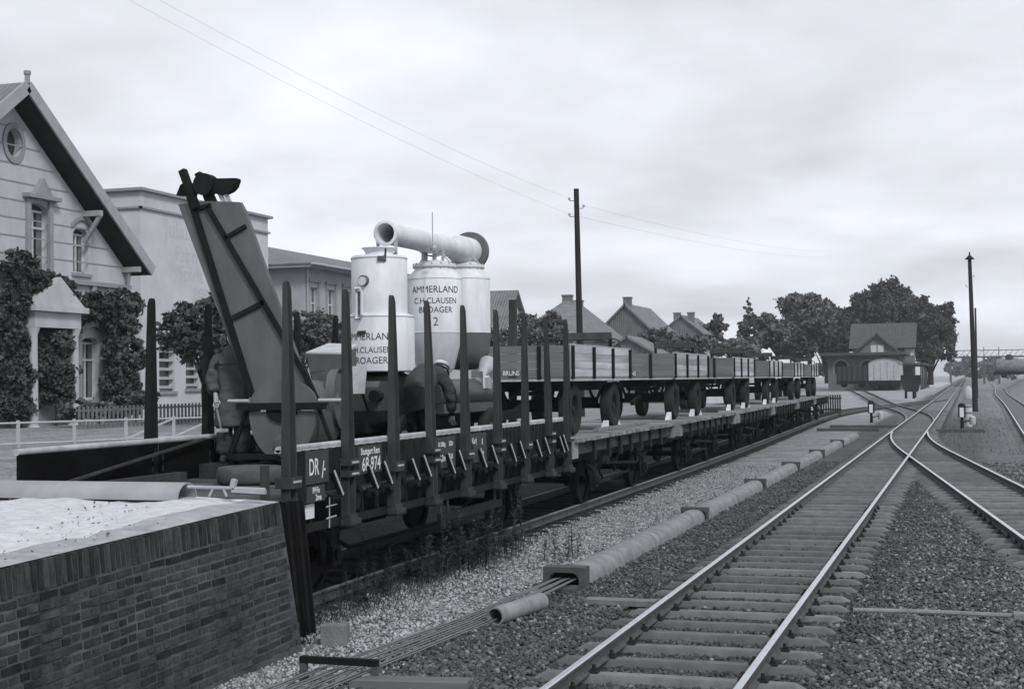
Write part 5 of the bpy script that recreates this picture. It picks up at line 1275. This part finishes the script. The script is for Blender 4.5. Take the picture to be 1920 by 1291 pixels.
MB().bb(x0-.22,x0+.22,y0-.62,y0-.24,-.05,.06).build('foot_block', m_ductf, duct)
MB().bb(x0-.2,x0+.2,y0-.03,y0-.02,-.03,.21).build('bore', m_black, duct)
# signal wires and the roller stand they run over
rs0, rs1 = pz(552,1291,0), pz(705,1284,0)
YS_ = 11.75; xs0, xs1 = -5.78, -5.08
stand = thing('roller_stand', 'low iron frame carrying signal wires beside the ramp corner', 'wire stand', (-5.4, YS_, 0), 0, None, True)
MB().bb(xs0-.03,xs1+.03,YS_-.03,YS_+.03,.16,.22).build('top_bar', m_black, stand)
for xx in (xs0, xs1): MB().bb(xx-.03,xx+.03,YS_-.03,YS_+.03,-.1,.16).build('post', m_ductf, stand)
for k in range(5): MB().cyl((xs0+.12+k*.12,YS_-.06,.05),(xs0+.12+k*.12,YS_+.06,.05),.035,n=10).build('roller', m_metal, stand)
for k in range(8):
    xa = xs0+.08+k*.075; xb = x0-.15+k*.043
    mb = MB(); mb.tube([(xa+.35*0-.25,9.4,.05),(xa,YS_,.09+.01*(k % 2)),((xa+xb)/2,14.8,.06),(xb,y0-.3,.12+.012*(k % 3)),(xb,y0-.05,.12)], .0085 if k % 3 else .012, 5)
    o = mb.build('signal_wire', mat('signal_wire', .13, .5, .2, 5, 0)); tag(o, 'thin steel signal wire running from the stand into the duct', 'wire', 'signal wires')
a, b_ = pz(928,1162,.06), pz(985,1143,.06); d = (b_-a).normalized()
mb = MB(); mb.lathe([(.085,0),(.105,0),(.105,1.15),(.085,1.15),(.085,0)], a+Vector((0,0,.04)), 24, ax=tuple(d)); mb.lathe([(0,.3),(.086,.3)], a+Vector((0,0,.04)), 24, ax=tuple(d), mi=1)
solid('drain_pipe', mb, [m_duct, m_black], 'short open concrete pipe half sunk in the ballast', 'pipe', loc=tuple(a), smooth=True)
a = pz(628, 1206, 0); mb = MB(); mb.bb(-.13,.13,-.12,.12,-.05,.2); o = solid('marker_stone', mb, m_conc, 'squat concrete marker stone in the gravel', 'stone'); o.location = a; o.rotation_euler.z = .3
a = pz(775, 1283, .03); mb = MB(); mb.bb(-.55,.5,-.12,.12,-.02,.05); o = solid('plank', mb, mat('grey_plank', .12, .9, .3, 4, .2, 30, streak=(.1,1,1)), 'weathered plank lying beside the wire stand', 'plank'); o.location = a; o.rotation_euler.z = .15
for k, (u, v_) in enumerate(((1450,905),(640,1165),(1240,905),(1515,1145))):
    pass
# rodding cover plank across the near ballast at right
a, b_ = pz(1600,1143,.03), pz(1915,1155,.03)
mb = MB(); mb.tube([a, (a+b_)/2+Vector((0,0,.01)), b_], .03, 8); mb.bb(b_.x-.08,b_.x+.3,b_.y-.1,b_.y+.1,-.02,.07)
solid('point_rod', mb, m_duct, 'straight rod crossing the ballast beyond the main line', 'rod', loc=tuple(a))
a = pz(1100,1127,.03); b_ = pz(1230,1132,.03); mb = MB(); mb.bb(0,(b_-a).length,-.11,.11,-.02,.045); o = solid('edge_board', mb, m_sleep, 'pale board lying between duct and rail', 'board', loc=None); o.location = a; o.rotation_euler.z = math.atan2(b_.y-a.y, b_.x-a.x)
# point lanterns
def lantern(u, v_, label):
    p = pz(u, v_, 0); t_ = thing('point_lantern', label, 'point signal', (p.x, p.y, 0), 0, 'point lanterns', True); x, y = p.x, p.y
    MB().cyl((x,y,0),(x,y,.55),.09,.07,n=12).build('post', m_black, t_)
    MB().bb(x-.18,x+.18,y-.18,y+.18,.55,1.15).build('lantern_box', m_soff, t_)
    MB().bb(x-.1,x+.1,y-.2,y-.182,.58,1.05).build('white_panel', m_white, t_)
    MB().lathe([(.2,1.15),(.12,1.25),(.0,1.28)], (x,y,0), 10).build('cap', m_black, t_)
    MB().lathe([(0,0),(.14,0),(.16,.1),(.16,.35),(.1,.42),(0,.44)], (x+.5,y+.3,.2), 14).build('counterweight', m_fence, t_, True)
    MB().tube([(x,y,.3),(x+.5,y+.3,.4)],.03).build('lever', m_black, t_)
lantern(1634, 792, 'point lantern with white panel left of the main line')
lantern(1804, 803, 'point lantern with white panel right of the main line by striped posts')
for k, (u, v_) in enumerate(((1816,800),)):
    p = pz(u, v_, 0); t_ = thing('striped_post', 'stubby white banded post beside the right point lantern', 'post', (p.x, p.y, 0), 0, None, True)
    MB().lathe([(0,0),(.2,0),(.2,1.05),(.16,1.12),(0,1.13)], (p.x,p.y,0), 16).build('shaft', m_fence, t_, True)
    for zz in (.3, .68, 1.0): MB().lathe([(.205,zz),(.21,zz+.02),(.21,zz+.07),(.205,zz+.09)], (p.x,p.y,0), 16).build('band', m_conc, t_, True)
p = pz(1816, 748, .0); mb = MB(); mb.lathe([(0,0),(.5,0),(.6,.4),(.4,1.1),(.2,1.4),(0,1.45)], (0,0,0), 9); o = solid('limewashed_heap', mb, m_fence, 'pale hump beside the main line near the tall pole', 'heap', smooth=True); o.location = p
for k, (u, v_, wd, x_) in enumerate(((1622,800,3.6,0),(1800,808,2.2,0),(1590,806,3.0,0))):
    p = pz(u, v_, .03); mb = MB(); mb.bb(-wd/2,wd/2,-.14,.14,-.03,.1); o = solid('rodding_cover', mb, m_ductf, ('long dark rodding cover left of the points', 'dark rodding cover beneath the right point lantern', 'dark rodding cover nearest the wire duct end')[k], 'cover'); o.location = p

# ------------------------------------------------------------------ poles and overhead wires
def pole(name, label, x, y, zb_, zt, r0, r1, lean=(0,0), insul=(), lamp=False):
    t_ = thing(name, label, 'pole', (x, y, zb_), 0, None, True); tx, ty = x+lean[0], y+lean[1]
    MB().tube([(x,y,zb_-.5),((x+tx)/2,(y+ty)/2,(zb_+zt)/2),(tx,ty,zt)], [r0,(r0+r1)/2,r1], 12).build('shaft', m_pole, t_, True)
    for s_, dz in insul:
        o = MB().tube([(tx+s_*r1,ty,zt-dz),(tx+s_*.26,ty,zt-dz),(tx+s_*.28,ty,zt-dz+.08)],.014,6).build('bracket', m_black, t_)
        MB().lathe([(.03,0),(.05,.02),(.05,.06),(.035,.1),(.0,.11)], (tx+s_*.28,ty,zt-dz+.04), 10).build('insulator', m_fence, o, True)
    if lamp: MB().lathe([(.0,.55),(.05,.5),(.06,.3),(.32,.05),(.34,0),(.28,.03),(0,.1)], (tx,ty,zt), 16).build('lamp_shade', m_black, t_, True)
    return t_
p0, p1 = py(1090,700,52), py(1080.5,354,52)
pole('telegraph_pole', 'tall telegraph pole with small insulators behind the first trailer', p0.x, 52, .6, p1.z, .14, .1, (p1.x-p0.x,0), ((-1,.45),(1,.75),(-1,1.05)))
ptop = p1
p0, p1 = pz(1829,771,0), None; yk = p0.y; q = py(1818,486,yk)
pole('lamp_pole', 'tall dark lamp pole with conical shade beside the main line', p0.x, yk, 0, q.z, .2, .13, (q.x-p0.x,0), ((1,1.3),(-1,2.0)), True)
q0, q1 = py(1831,690,170), py(1829.5,577,170)
pole('far_pole', 'thin distant pole just behind the lamp pole', q0.x, 170, 0, q1.z, .13, .1)
# overhead wires sagging from the upper left to the telegraph pole and on
def wire(a, b_, sag, name, label, r_=.009):
    a, b_ = Vector(a), Vector(b_); pts = [a.lerp(b_, i/16)-Vector((0,0,sag*4*(i/16)*(1-i/16))) for i in range(17)]
    o = MB().tube(pts, r_, 5).build(name, m_wire); tag(o, label, 'wire', 'overhead wires')
for dz, u in ((.45, 262), (1.05, 205)):
    a = py(u, -20, 26.0); wire(a, ptop+Vector((-.28,0,-dz+.1)), .25, 'overhead_wire', 'faint overhead wire sagging up left from the telegraph pole', .0025)
for dz, (u, v_) in ((.75, (1560,470)), (1.05, (1560,482))): 
    a = py(u, v_, 150); wire(ptop+Vector((.28 if dz < 1 else -.28,0,-dz+.1)), a, .5, 'overhead_wire', 'faint overhead wire running right from the telegraph pole', .0035)

# ------------------------------------------------------------------ railing along the street edge
rl = thing('street_railing', 'white tubular railing along the street in front of the villa', 'railing', (-19.5, 30, 1.2), 0, None, True)
ra, rb_ = Vector((-21.6, 24.5, 1.25)), Vector((-18.6, 37.5, 1.15))
for h_ in (.14, .62): MB().tube([ra+Vector((0,0,h_)), rb_+Vector((0,0,h_))], .022, 8).build('rail', m_fence, rl, True)
for i in range(9):
    p = ra.lerp(rb_, i/8); MB().bb(p.x-.03,p.x+.03,p.y-.03,p.y+.03,p.z-.2,p.z+.68).build('post', m_fence, rl)
for i in (4, 5): 
    p, q = ra.lerp(rb_, i/8), ra.lerp(rb_, (i+1)/8); MB().beam(p+Vector((0,0,.14)), q+Vector((0,0,.62)), .04,.04).build('brace', m_fence, rl)
m_grey = mat('weathered_picket', .13, .9, .3, 4, .1)
r2 = thing('garden_fence', 'dark picket garden fence in front of the white building', 'fence', (-27, 50, 1.2), 0, None, True)
for i in range(110):
    y_ = 39+i*.24; MB().bb(-27.02,-26.98,y_-.04,y_+.04,1.1,2.0).build('picket', m_grey, r2)
for h_ in (1.35, 1.85): MB().bb(-27.06,-27.022,38.9,65.4,h_,h_+.07).build('rail', m_grey, r2)

# ------------------------------------------------------------------ goods vans, dark van, tank wagon, footbridge
def van(name, label, u0, u1, vt, vb, y, L, body, W=3.0):
    a, b_ = py(u0, vb, y), py(u1, vb, y); zt = py((u0+u1)/2, vt, y).z; zb_ = a.z; W = b_.x-a.x; H = zt-zb_
    t_ = thing(name, label, 'freight wagon', ((a.x+b_.x)/2, y, zb_), 0, None, True); x0, x1 = a.x, b_.x; xm = (x0+x1)/2
    pts = [(x0,zb_+H*.28),(x1,zb_+H*.28),(x1,zb_+H*.8)]+[(xm+(W/2)*math.cos(math.pi*i/12), zb_+H*.8+H*.2*math.sin(math.pi*i/12)) for i in range(1,12)]+[(x0,zb_+H*.8)]
    MB().prism(pts, 'y', y, y+L).build('body', body, t_)
    r_pts = [(xm+(W/2+.08)*math.cos(math.pi*i/12), zb_+H*.8+(H*.2+.07)*math.sin(math.pi*i/12)) for i in range(13)]; r2_ = [(xm+(W/2+.0)*math.cos(math.pi*i/12), zb_+H*.8+(H*.2+.0)*math.sin(math.pi*i/12)) for i in range(12,-1,-1)]
    MB().prism(r_pts+r2_, 'y', y-.12, y+L+.12).build('roof', m_tankw if body is m_van else m_soff, t_)
    for f in (.18,.39,.61,.82): MB().bb(x0+W*f-.05,x0+W*f+.05,y-.06,y-.002,zb_+H*.28,zb_+H*.86).build('end_post', m_cream if body is m_van else m_soff, t_)
    MB().bb(x0-.02,x1+.02,y-.08,y+L+.05,zb_+H*.1,zb_+H*.28).build('underframe', m_black, t_)  # frame box carried lower to add dark shading under the van
    for xx in (xm-.875, xm+.875): buffer_mb(y-.08, -1, xx, zb_+H*.25).build('buffer', m_black, t_, True)
    for yy in (y+1.8, y+L-1.8):
        for xx in (xm-.75, xm+.75): link('wheel', WH, t_, Vector((xx,yy,zb_+.47))-OFF[t_.name])
    return t_
van('covered_van', 'pale rounded-roof covered van standing by the goods shed', 1629, 1688, 672, 729, 205, 10, m_van)
van('covered_van', 'pale narrow van edge behind the rounded-roof van', 1626, 1650, 684, 716, 222, 9, m_van)
t_ = thing('open_wagon', 'dark open wagon parked in front of the shed wall', 'freight wagon', (py(1600,726,205).x, 205, .5), 0, None, True)
a, b_ = py(1570,726,205), py(1628,728,205); zt = py(1600,686,205).z; zb_ = a.z
MB().bb(a.x,b_.x,205,207.6,zb_+.9,zt).build('body', m_vand, t_)
for i in range(7): xx = a.x+(b_.x-a.x)*i/6; MB().bb(xx-.06,xx+.06,204.9,204.998,zb_+.9,zt).build('post', m_soff, t_)
MB().bb(a.x-.1,b_.x+.1,204.95,207.6,zb_+.45,zb_+.9).build('underframe', m_black, t_)
for xx in (a.x+.9, b_.x-.9): link('wheel', WH, t_, Vector((xx,205.3,zb_+.47))-OFF[t_.name], (0,0,math.pi/2))
# loaded hand cart on the yard
a, b_ = py(1690,745,150), py(1726,745,150); zt = py(1700,712,150).z
t_ = thing('tipping_cart', 'dark tapering hopper cart standing at the platform end', 'cart', ((a.x+b_.x)/2, 150, a.z), 0, None, True)
xm = (a.x+b_.x)/2; hw = (b_.x-a.x)/2
MB().add([(xm-hw*1.1,149,zt),(xm+hw*1.1,149,zt),(xm+hw*1.1,151,zt),(xm-hw*1.1,151,zt),(xm-hw*.6,149.3,a.z+.6),(xm+hw*.75,149.3,a.z+.6),(xm+hw*.75,150.7,a.z+.6),(xm-hw*.6,150.7,a.z+.6)], [(0,1,5,4),(1,2,6,5),(2,3,7,6),(3,0,4,7),(4,5,6,7)]).build('hopper', m_vand, t_)
MB().bb(xm-hw*1.0,xm+hw*1.0,149.2,150.8,zt-.3,zt+.5).build('load', m_soff, t_)
MB().bb(xm-hw*.6,xm-hw*.4,149.3,150.7,a.z-.1,a.z+.7).bb(xm+hw*.2,xm+hw*.4,149.3,150.7,a.z-.1,a.z+.7).build('frame', m_black, t_)
for xx in (xm-.5, xm+.5): MB().lathe([(0,-.06),(.3,-.06),(.33,0),(.3,.06),(0,.06)], (xx,149.2,a.z+.3), 16, ax=(1,0,0)).build('wheel', m_black, t_, True)
# tank wagon on the right
y = 262; a, b_ = py(1868,708,y), py(1935,708,y); zb_ = a.z; zt = py(1890,667,y).z; H = zt-zb_
t_ = thing('tank_wagon', 'grey tank wagon with dark dome on the far right track', 'tank wagon', (a.x, y, zb_), 0, None, True)
cz = zb_+H*.52; r_ = H*.35
MB().lathe([(0,-.3),(r_*.6,-.22),(r_*.95,0),(r_,.2),(r_,6.6),(r_*.9,6.9),(0,7.2)], (a.x,y,cz), 28, ax=(1,0,.0)).build('barrel', m_tankw, t_, True)
MB().lathe([(r_*.55,0),(r_*.5,r_*.5),(r_*.3,r_*.7),(0,r_*.75)], (a.x+2.2,y,cz+r_*.85), 16).build('dome', m_vand, t_, True)
MB().bb(a.x-.5,a.x+7.4,y-1.3,y+1.3,zb_+H*.14,zb_+H*.25).build('underframe', m_black, t_)
for xx in (a.x+1.2, a.x+5.8): link('wheel', WH, t_, Vector((xx,y-.75,zb_+.47))-OFF[t_.name], (0,0,math.pi/2))
# footbridge
y = 420; t_ = thing('footbridge', 'slim lattice footbridge spanning all tracks beyond the station', 'bridge', (5, y, 0), 0, None, True)
a, b_ = py(1776,670,y), py(1990,668,y); zt = py(1850,656,y).z
MB().bb(a.x,b_.x,y-1,y+1,a.z-.2,a.z+.25).build('deck', m_ductf, t_); 
for yy in (y-1, y+1): MB().bb(a.x,b_.x,yy-.06,yy+.06,zt-.12,zt+.05).build('handrail', m_ductf, t_)
k = 0; xx = a.x
while xx < b_.x-1.5:
    MB().beam((xx,y-1,a.z),(xx+1.6,y-1,zt),.12,.12).build('lattice_bar', m_ductf, t_); xx += 1.6
for u in (1782, 1845, 1873, 1950):
    xx = py(u,680,y).x; MB().bb(xx-.3,xx+.3,y-.8,y+.8,-.5,a.z).build('pier', m_ductf, t_); MB().bb(xx-.1,xx+.1,y-1.1,y-.9,a.z,zt+.9).build('lamp_standard', m_ductf, t_)
# yard fence and crate at the end of the wagon row
p = py(1557, 758, 98); t_ = thing('picket_fence', 'short dark picket fence at the end of the wagon row', 'fence', (p.x, 98, 0), 0, None, True)
a, b_ = py(1540,758,98), py(1575,758,98)
for i in range(9): xx = a.x+(b_.x-a.x)*i/8; MB().bb(xx-.05,xx+.05,97.96,98.04,0,1.45).build('picket', m_soff, t_)
for h_ in (.4, 1.15): MB().bb(a.x-.1,b_.x+.1,98.042,98.1,h_,h_+.1).build('rail', m_soff, t_)

# ------------------------------------------------------------------ the two workers
FOLD = bpy.data.textures.new('folds', 'CLOUDS'); FOLD.noise_scale = .09; FOLD.noise_depth = 2
def skin(name, chains, mt, parent, sub=2):
    """chains: list of [(x,y,z,r),...]; chains whose first point repeats an earlier one are welded to it"""
    bm = bmesh.new(); lay = bm.verts.layers.skin.verify(); seen = {}
    first = None
    for ch in chains:
        prev = None
        for (x, y, z, r_) in ch:
            key = (round(x,3), round(y,3), round(z,3)); v_ = seen.get(key)
            if v_ is None:
                v_ = bm.verts.new((x, y, z)); v_[lay].radius = (r_, r_) if not isinstance(r_, tuple) else r_; seen[key] = v_
                if prev is None: v_[lay].use_root = True
            if prev is not None and prev is not v_: bm.edges.new((prev, v_))
            prev = v_
    me = bpy.data.meshes.new(name); bm.to_mesh(me); bm.free(); me.materials.append(mt)
    o = link(name, me, parent)
    m_ = o.modifiers.new('skin', 'SKIN'); m_.use_smooth_shade = True; m_.branch_smoothing = .6
    s_ = o.modifiers.new('sub', 'SUBSURF'); s_.levels = sub; s_.render_levels = sub
    if mt in (m_cloth, m_trou, m_jack):
        s_.levels = s_.render_levels = 3
        d_ = o.modifiers.new('folds', 'DISPLACE'); d_.texture = FOLD; d_.strength = .05; d_.mid_level = .5; d_.texture_coords = 'LOCAL'
    return o
def hand(w_, d, side, palm=.03):
    """five finger chains from wrist w_ along direction d; side = thumb direction"""
    w_, d, side = Vector(w_), Vector(d).normalized(), Vector(side).normalized(); nrm = d.cross(side); out_ = []
    pc = w_+d*.07
    out_.append([(*w_, .026), (*(w_+d*.04), (.036,.022)), (*pc, (.04,.02))])
    for k, (o_, l) in enumerate(((.03,.072),(.011,.082),(-.01,.076),(-.03,.06))):
        b_ = pc+side*o_; m_ = b_+d*l*.55+nrm*.012; e = b_+d*l*.9+nrm*.04; out_.append([(*b_, .011), (*m_, .0095), (*e, .008)])
    t0 = w_+d*.025+side*.025; out_.append([(*t0, .013), (*(t0+d*.03+side*.025), .012), (*(t0+d*.06+side*.03+nrm*.02), .009)])
    return out_
def head_parts(parent, c, fwd, up, cap, capm):
    """skull with face: c centre, fwd facing direction"""
    c, f, u = Vector(c), Vector(fwd).normalized(), Vector(up).normalized(); u = (u-f*u.dot(f)).normalized(); s = f.cross(u)
    mb = MB(); n, m_ = 16, 12
    for i in range(m_+1):
        t_ = math.pi*i/m_
        for j in range(n):
            a = 2*math.pi*j/n; x, y, z = math.sin(t_)*math.cos(a), math.sin(t_)*math.sin(a), math.cos(t_)
            k = 1-.22*max(0, -z)*(1 if abs(z) > .2 else .5)
            fr = .095*(1+.06*(x > .6 and -.5 < z < .0)); p = c+f*x*fr*k+s*y*.076*k+u*z*.118; mb.v.append(tuple(p))
    mb.f = [(i*n+j, i*n+(j+1) % n, (i+1)*n+(j+1) % n, (i+1)*n+j) for i in range(m_) for j in range(n)]; mb.m = [0]*len(mb.f)
    o = mb.build('head', m_skin, parent, True)
    q = lambda x, y, z: c+f*x+s*y+u*z
    MB().add([q(.088,-.014,-.03),q(.088,.014,-.03),q(.12,0,-.025),q(.09,0,.02)], [(0,1,2),(0,2,3),(1,3,2)]).build('nose', m_skin, o)
    for y in (-.032,.032): MB().lathe([(0,0),(.01,.004),(.012,.01),(0,.014)], q(.082,y,.012), 8, ax=tuple(f)).build('eye', m_hair, o)
    MB().beam(q(.086,-.022,-.06), q(.086,.022,-.06), .006, .008).build('mouth', m_hair, o)
    for y in (-.078,.078): MB().lathe([(0,-.01),(.028,-.006),(.03,.006),(0,.012)], q(-.005,y,0), 10, ax=tuple(s)).build('ear', m_skin, o, True)
    hb_ = MB(); hb_.lathe([(.1,0),(.1,.03),(.085,.07),(.05,.095),(0,.1)], q(-.012,0,.03), 18, ax=tuple(u)); hb_.build('hair', m_hair, o, True)
    if cap:
        k_ = MB().lathe([(.104,0),(.108,.035),(.118,.05),(.115,.075),(.07,.1),(0,.105)], q(-.005,0,.045), 22, ax=tuple(u)); k_.build('cap', capm, o, True)
        MB().lathe([(.109,.008),(.111,.012),(.111,.03),(.109,.034)], q(-.005,0,.045), 22, ax=tuple(u)).build('cap_band', m_hair, o, True)
        MB().add([q(.06,-.08,.055),q(.06,.08,.055),q(.15,.05,.035),q(.165,0,.03),q(.15,-.05,.035)], [(0,1,2,3,4)]).build('cap_peak', m_hair, o)
    return o
# worker A: bending over among the machinery, seen from the side, arm reaching down
WA = Vector((-7.35, 18.8, FZ))
pa = thing('person', 'person in dark trousers and peaked cap bending over beside the tanks', 'person', tuple(WA))
pa.scale = (1.08, 1.08, 1.08)
LEGS = [[(.1,-.34,.84,.07),(.12,-.2,.5,.05),(.13,-.28,.1,.045),(.14,-.16,.04,.04)],[(-.1,-.34,.84,.07),(-.13,-.1,.5,.05),(-.13,-.12,.1,.045),(-.14,.0,.04,.04)]]
bodyA = skin('body', [[(0,-.36,.93,.1),(0,-.14,1.08,.1),(0,.1,1.2,.11),(0,.3,1.25,.1),(0,.42,1.24,.06),(0,.52,1.24,.055)],
    [(0,-.36,.93,.1)]+LEGS[0], [(0,-.36,.93,.1)]+LEGS[1],
    [(0,.3,1.25,.135),(.19,.3,1.2,.065),(.25,.38,.93,.048),(.22,.5,.68,.036)],
    [(0,.3,1.25,.135),(-.19,.3,1.2,.065),(-.22,.42,.95,.048),(-.2,.55,.72,.036)]], m_trou, pa, 1)
skin('hand', [[(.228,.46,.76,.036),(.22,.5,.68,.032)]]+hand((.22,.5,.68),(0,.2,-1),(-1,0,0)), m_skin, pa); skin('hand', [[(-.205,.51,.8,.036),(-.2,.55,.72,.032)]]+hand((-.2,.55,.72),(0,.2,-1),(1,0,0)), m_skin, pa)
skin('trousers', [[(0,-.37,.92,.24),(0,-.24,1.03,.2),(0,-.1,1.1,.16)],[(0,-.37,.92,.24),(.11,-.35,.76,.17),(.13,-.2,.5,.12),(.14,-.28,.1,.11)],[(0,-.37,.92,.24),(-.11,-.3,.76,.17),(-.13,-.1,.5,.12),(-.14,-.12,.1,.11)]], m_trou, pa)
skin('jacket', [[(0,-.3,1.0,.2),(0,-.16,1.08,.21),(0,.02,1.17,.21),(0,.16,1.24,.2),(0,.3,1.27,.17),(0,.4,1.27,.09)],[(0,.3,1.27,.17),(.2,.31,1.2,.11),(.25,.38,.93,.085),(.23,.48,.72,.07)],[(0,.3,1.27,.17),(-.2,.31,1.2,.11),(-.22,.42,.95,.085),(-.205,.53,.76,.07)]], m_jack, pa)
for s_, y_ in ((.14,-.16),(-.14,.0)): skin('shoe', [[(s_*.97,y_-.14,.06,.05),(s_,y_-.02,.045,.05),(s_,y_+.1,.035,.038)]], m_hair, pa)
head_parts(pa, (.02,.6,1.27), (.25,.75,-.55), (0,.45,.8), True, m_cap)
# worker B: standing by the elevator holding a tool
PB = py(438, 762, 16.9); WBZ = 1.62
mb = MB(); mb.bb(-.4,.4,-.3,.3,0,WBZ-FZ); 
for k in range(3): mb.bb(-.42,.42,-.3+k*.21,-.12+k*.21,WBZ-FZ,WBZ-FZ+.02)
o = solid('wooden_crate', mb, m_endgr, 'low dark wooden crate underfoot beside the elevator drum', 'crate'); o.location = (PB.x, 16.9, FZ)
pb_ = thing('person', 'person in long grey work coat standing with a hammer behind the tyre', 'person', (PB.x, 16.9, WBZ+.02), R(25))
bodyB = skin('body', [[(0,0,.9,.1),(0,0,1.1,.1),(0,.02,1.3,.11),(0,.04,1.42,.08),(0,.06,1.5,.055),(0,.08,1.58,.055)],
    [(0,0,.9,.14),(.1,0,.84,.07),(.11,.02,.48,.055),(.11,-.02,.09,.045),(.11,-.14,.04,.04)],[(0,0,.9,.14),(-.1,0,.84,.07),(-.12,.0,.48,.055),(-.14,.03,.09,.045),(-.15,-.09,.04,.04)],
    [(0,.04,1.42,.1),(.2,.02,1.36,.065),(.25,-.04,1.08,.048),(.24,-.18,.87,.036)],[(0,.04,1.42,.1),(-.2,.02,1.36,.065),(-.26,.0,1.08,.048),(-.22,-.1,.86,.036)]], m_cloth, pb_, 1)
skin('hand', [[(.242,-.13,.94,.036),(.24,-.18,.87,.032)]]+hand((.24,-.18,.87),(.1,-.35,-1),(-1,0,0)), m_skin, pb_); skin('hand', [[(-.235,-.07,.94,.036),(-.22,-.1,.86,.032)]]+hand((-.22,-.1,.86),(0,-.3,-1),(1,0,0)), m_skin, pb_)
skin('work_coat', [[(0,0,1.1,(.23,.17)),(0,0,.9,(.24,.19)),(0,.0,.68,(.26,.21)),(0,.0,.5,(.28,.23)),(0,0,.47,(.28,.23))],[(0,0,1.1,(.23,.17)),(0,.02,1.26,(.25,.18)),(0,.04,1.4,(.2,.16)),(0,.06,1.5,.1),(0,.06,1.54,.085)],[(0,.04,1.4,(.2,.16)),(.2,.02,1.37,.125),(.27,-.04,1.08,.1),(.25,-.15,.92,.085)],[(0,.04,1.4,(.2,.16)),(-.2,.02,1.37,.125),(-.28,.0,1.08,.1),(-.235,-.08,.91,.085)]], m_cloth, pb_)
skin('trousers', [[(.1,0,.7,.12),(.11,.02,.48,.12),(.11,-.02,.08,.115)]], m_cloth, pb_); skin('trousers', [[(-.1,0,.7,.12),(-.12,.0,.48,.12),(-.14,.03,.08,.115)]], m_cloth, pb_)
for s_, y_ in ((.11,-.02),(-.145,.03)): skin('shoe', [[(s_,y_+.06,.06,.05),(s_,y_-.06,.045,.05),(s_,y_-.18,.035,.038)]], m_hair, pb_)
head_parts(pb_, (0,.05,1.66), (.6,-.7,-.2), (0,0,1), True, m_cloth)
hm = thing('hammer', 'pale handled hammer held by the worker in the grey coat', 'hammer', (PB.x, 16.9, WBZ+.02), R(25))
MB().cyl((-.225,-.14,.8),(-.15,-.2,.45),.016,n=8).build('handle', m_deckw, hm); MB().beam((-.22,-.22,.44),(-.06,-.19,.44),.045,.045).build('hammer_head', m_metal, hm)

# ------------------------------------------------------------------ damp summer air
hz = MB(); hz.bb(-905, 905, -42, 2999, -1.5, 26)
o = hz.build('haze', None); o['kind'] = 'stuff'; o['label'] = 'thin damp haze over the yard'
m = bpy.data.materials.new('damp_air'); m.use_nodes = True; t = m.node_tree; t.nodes.remove(t.nodes['Principled BSDF'])
pv = N(t, 'ShaderNodeVolumePrincipled'); pv.inputs['Color'].default_value = (.93, .96, 1, 1); pv.inputs['Density'].default_value = .0003; pv.inputs['Anisotropy'].default_value = .2
t.links.new(pv.outputs[0], t.nodes['Material Output'].inputs['Volume']); o.data.materials.clear(); o.data.materials.append(m)
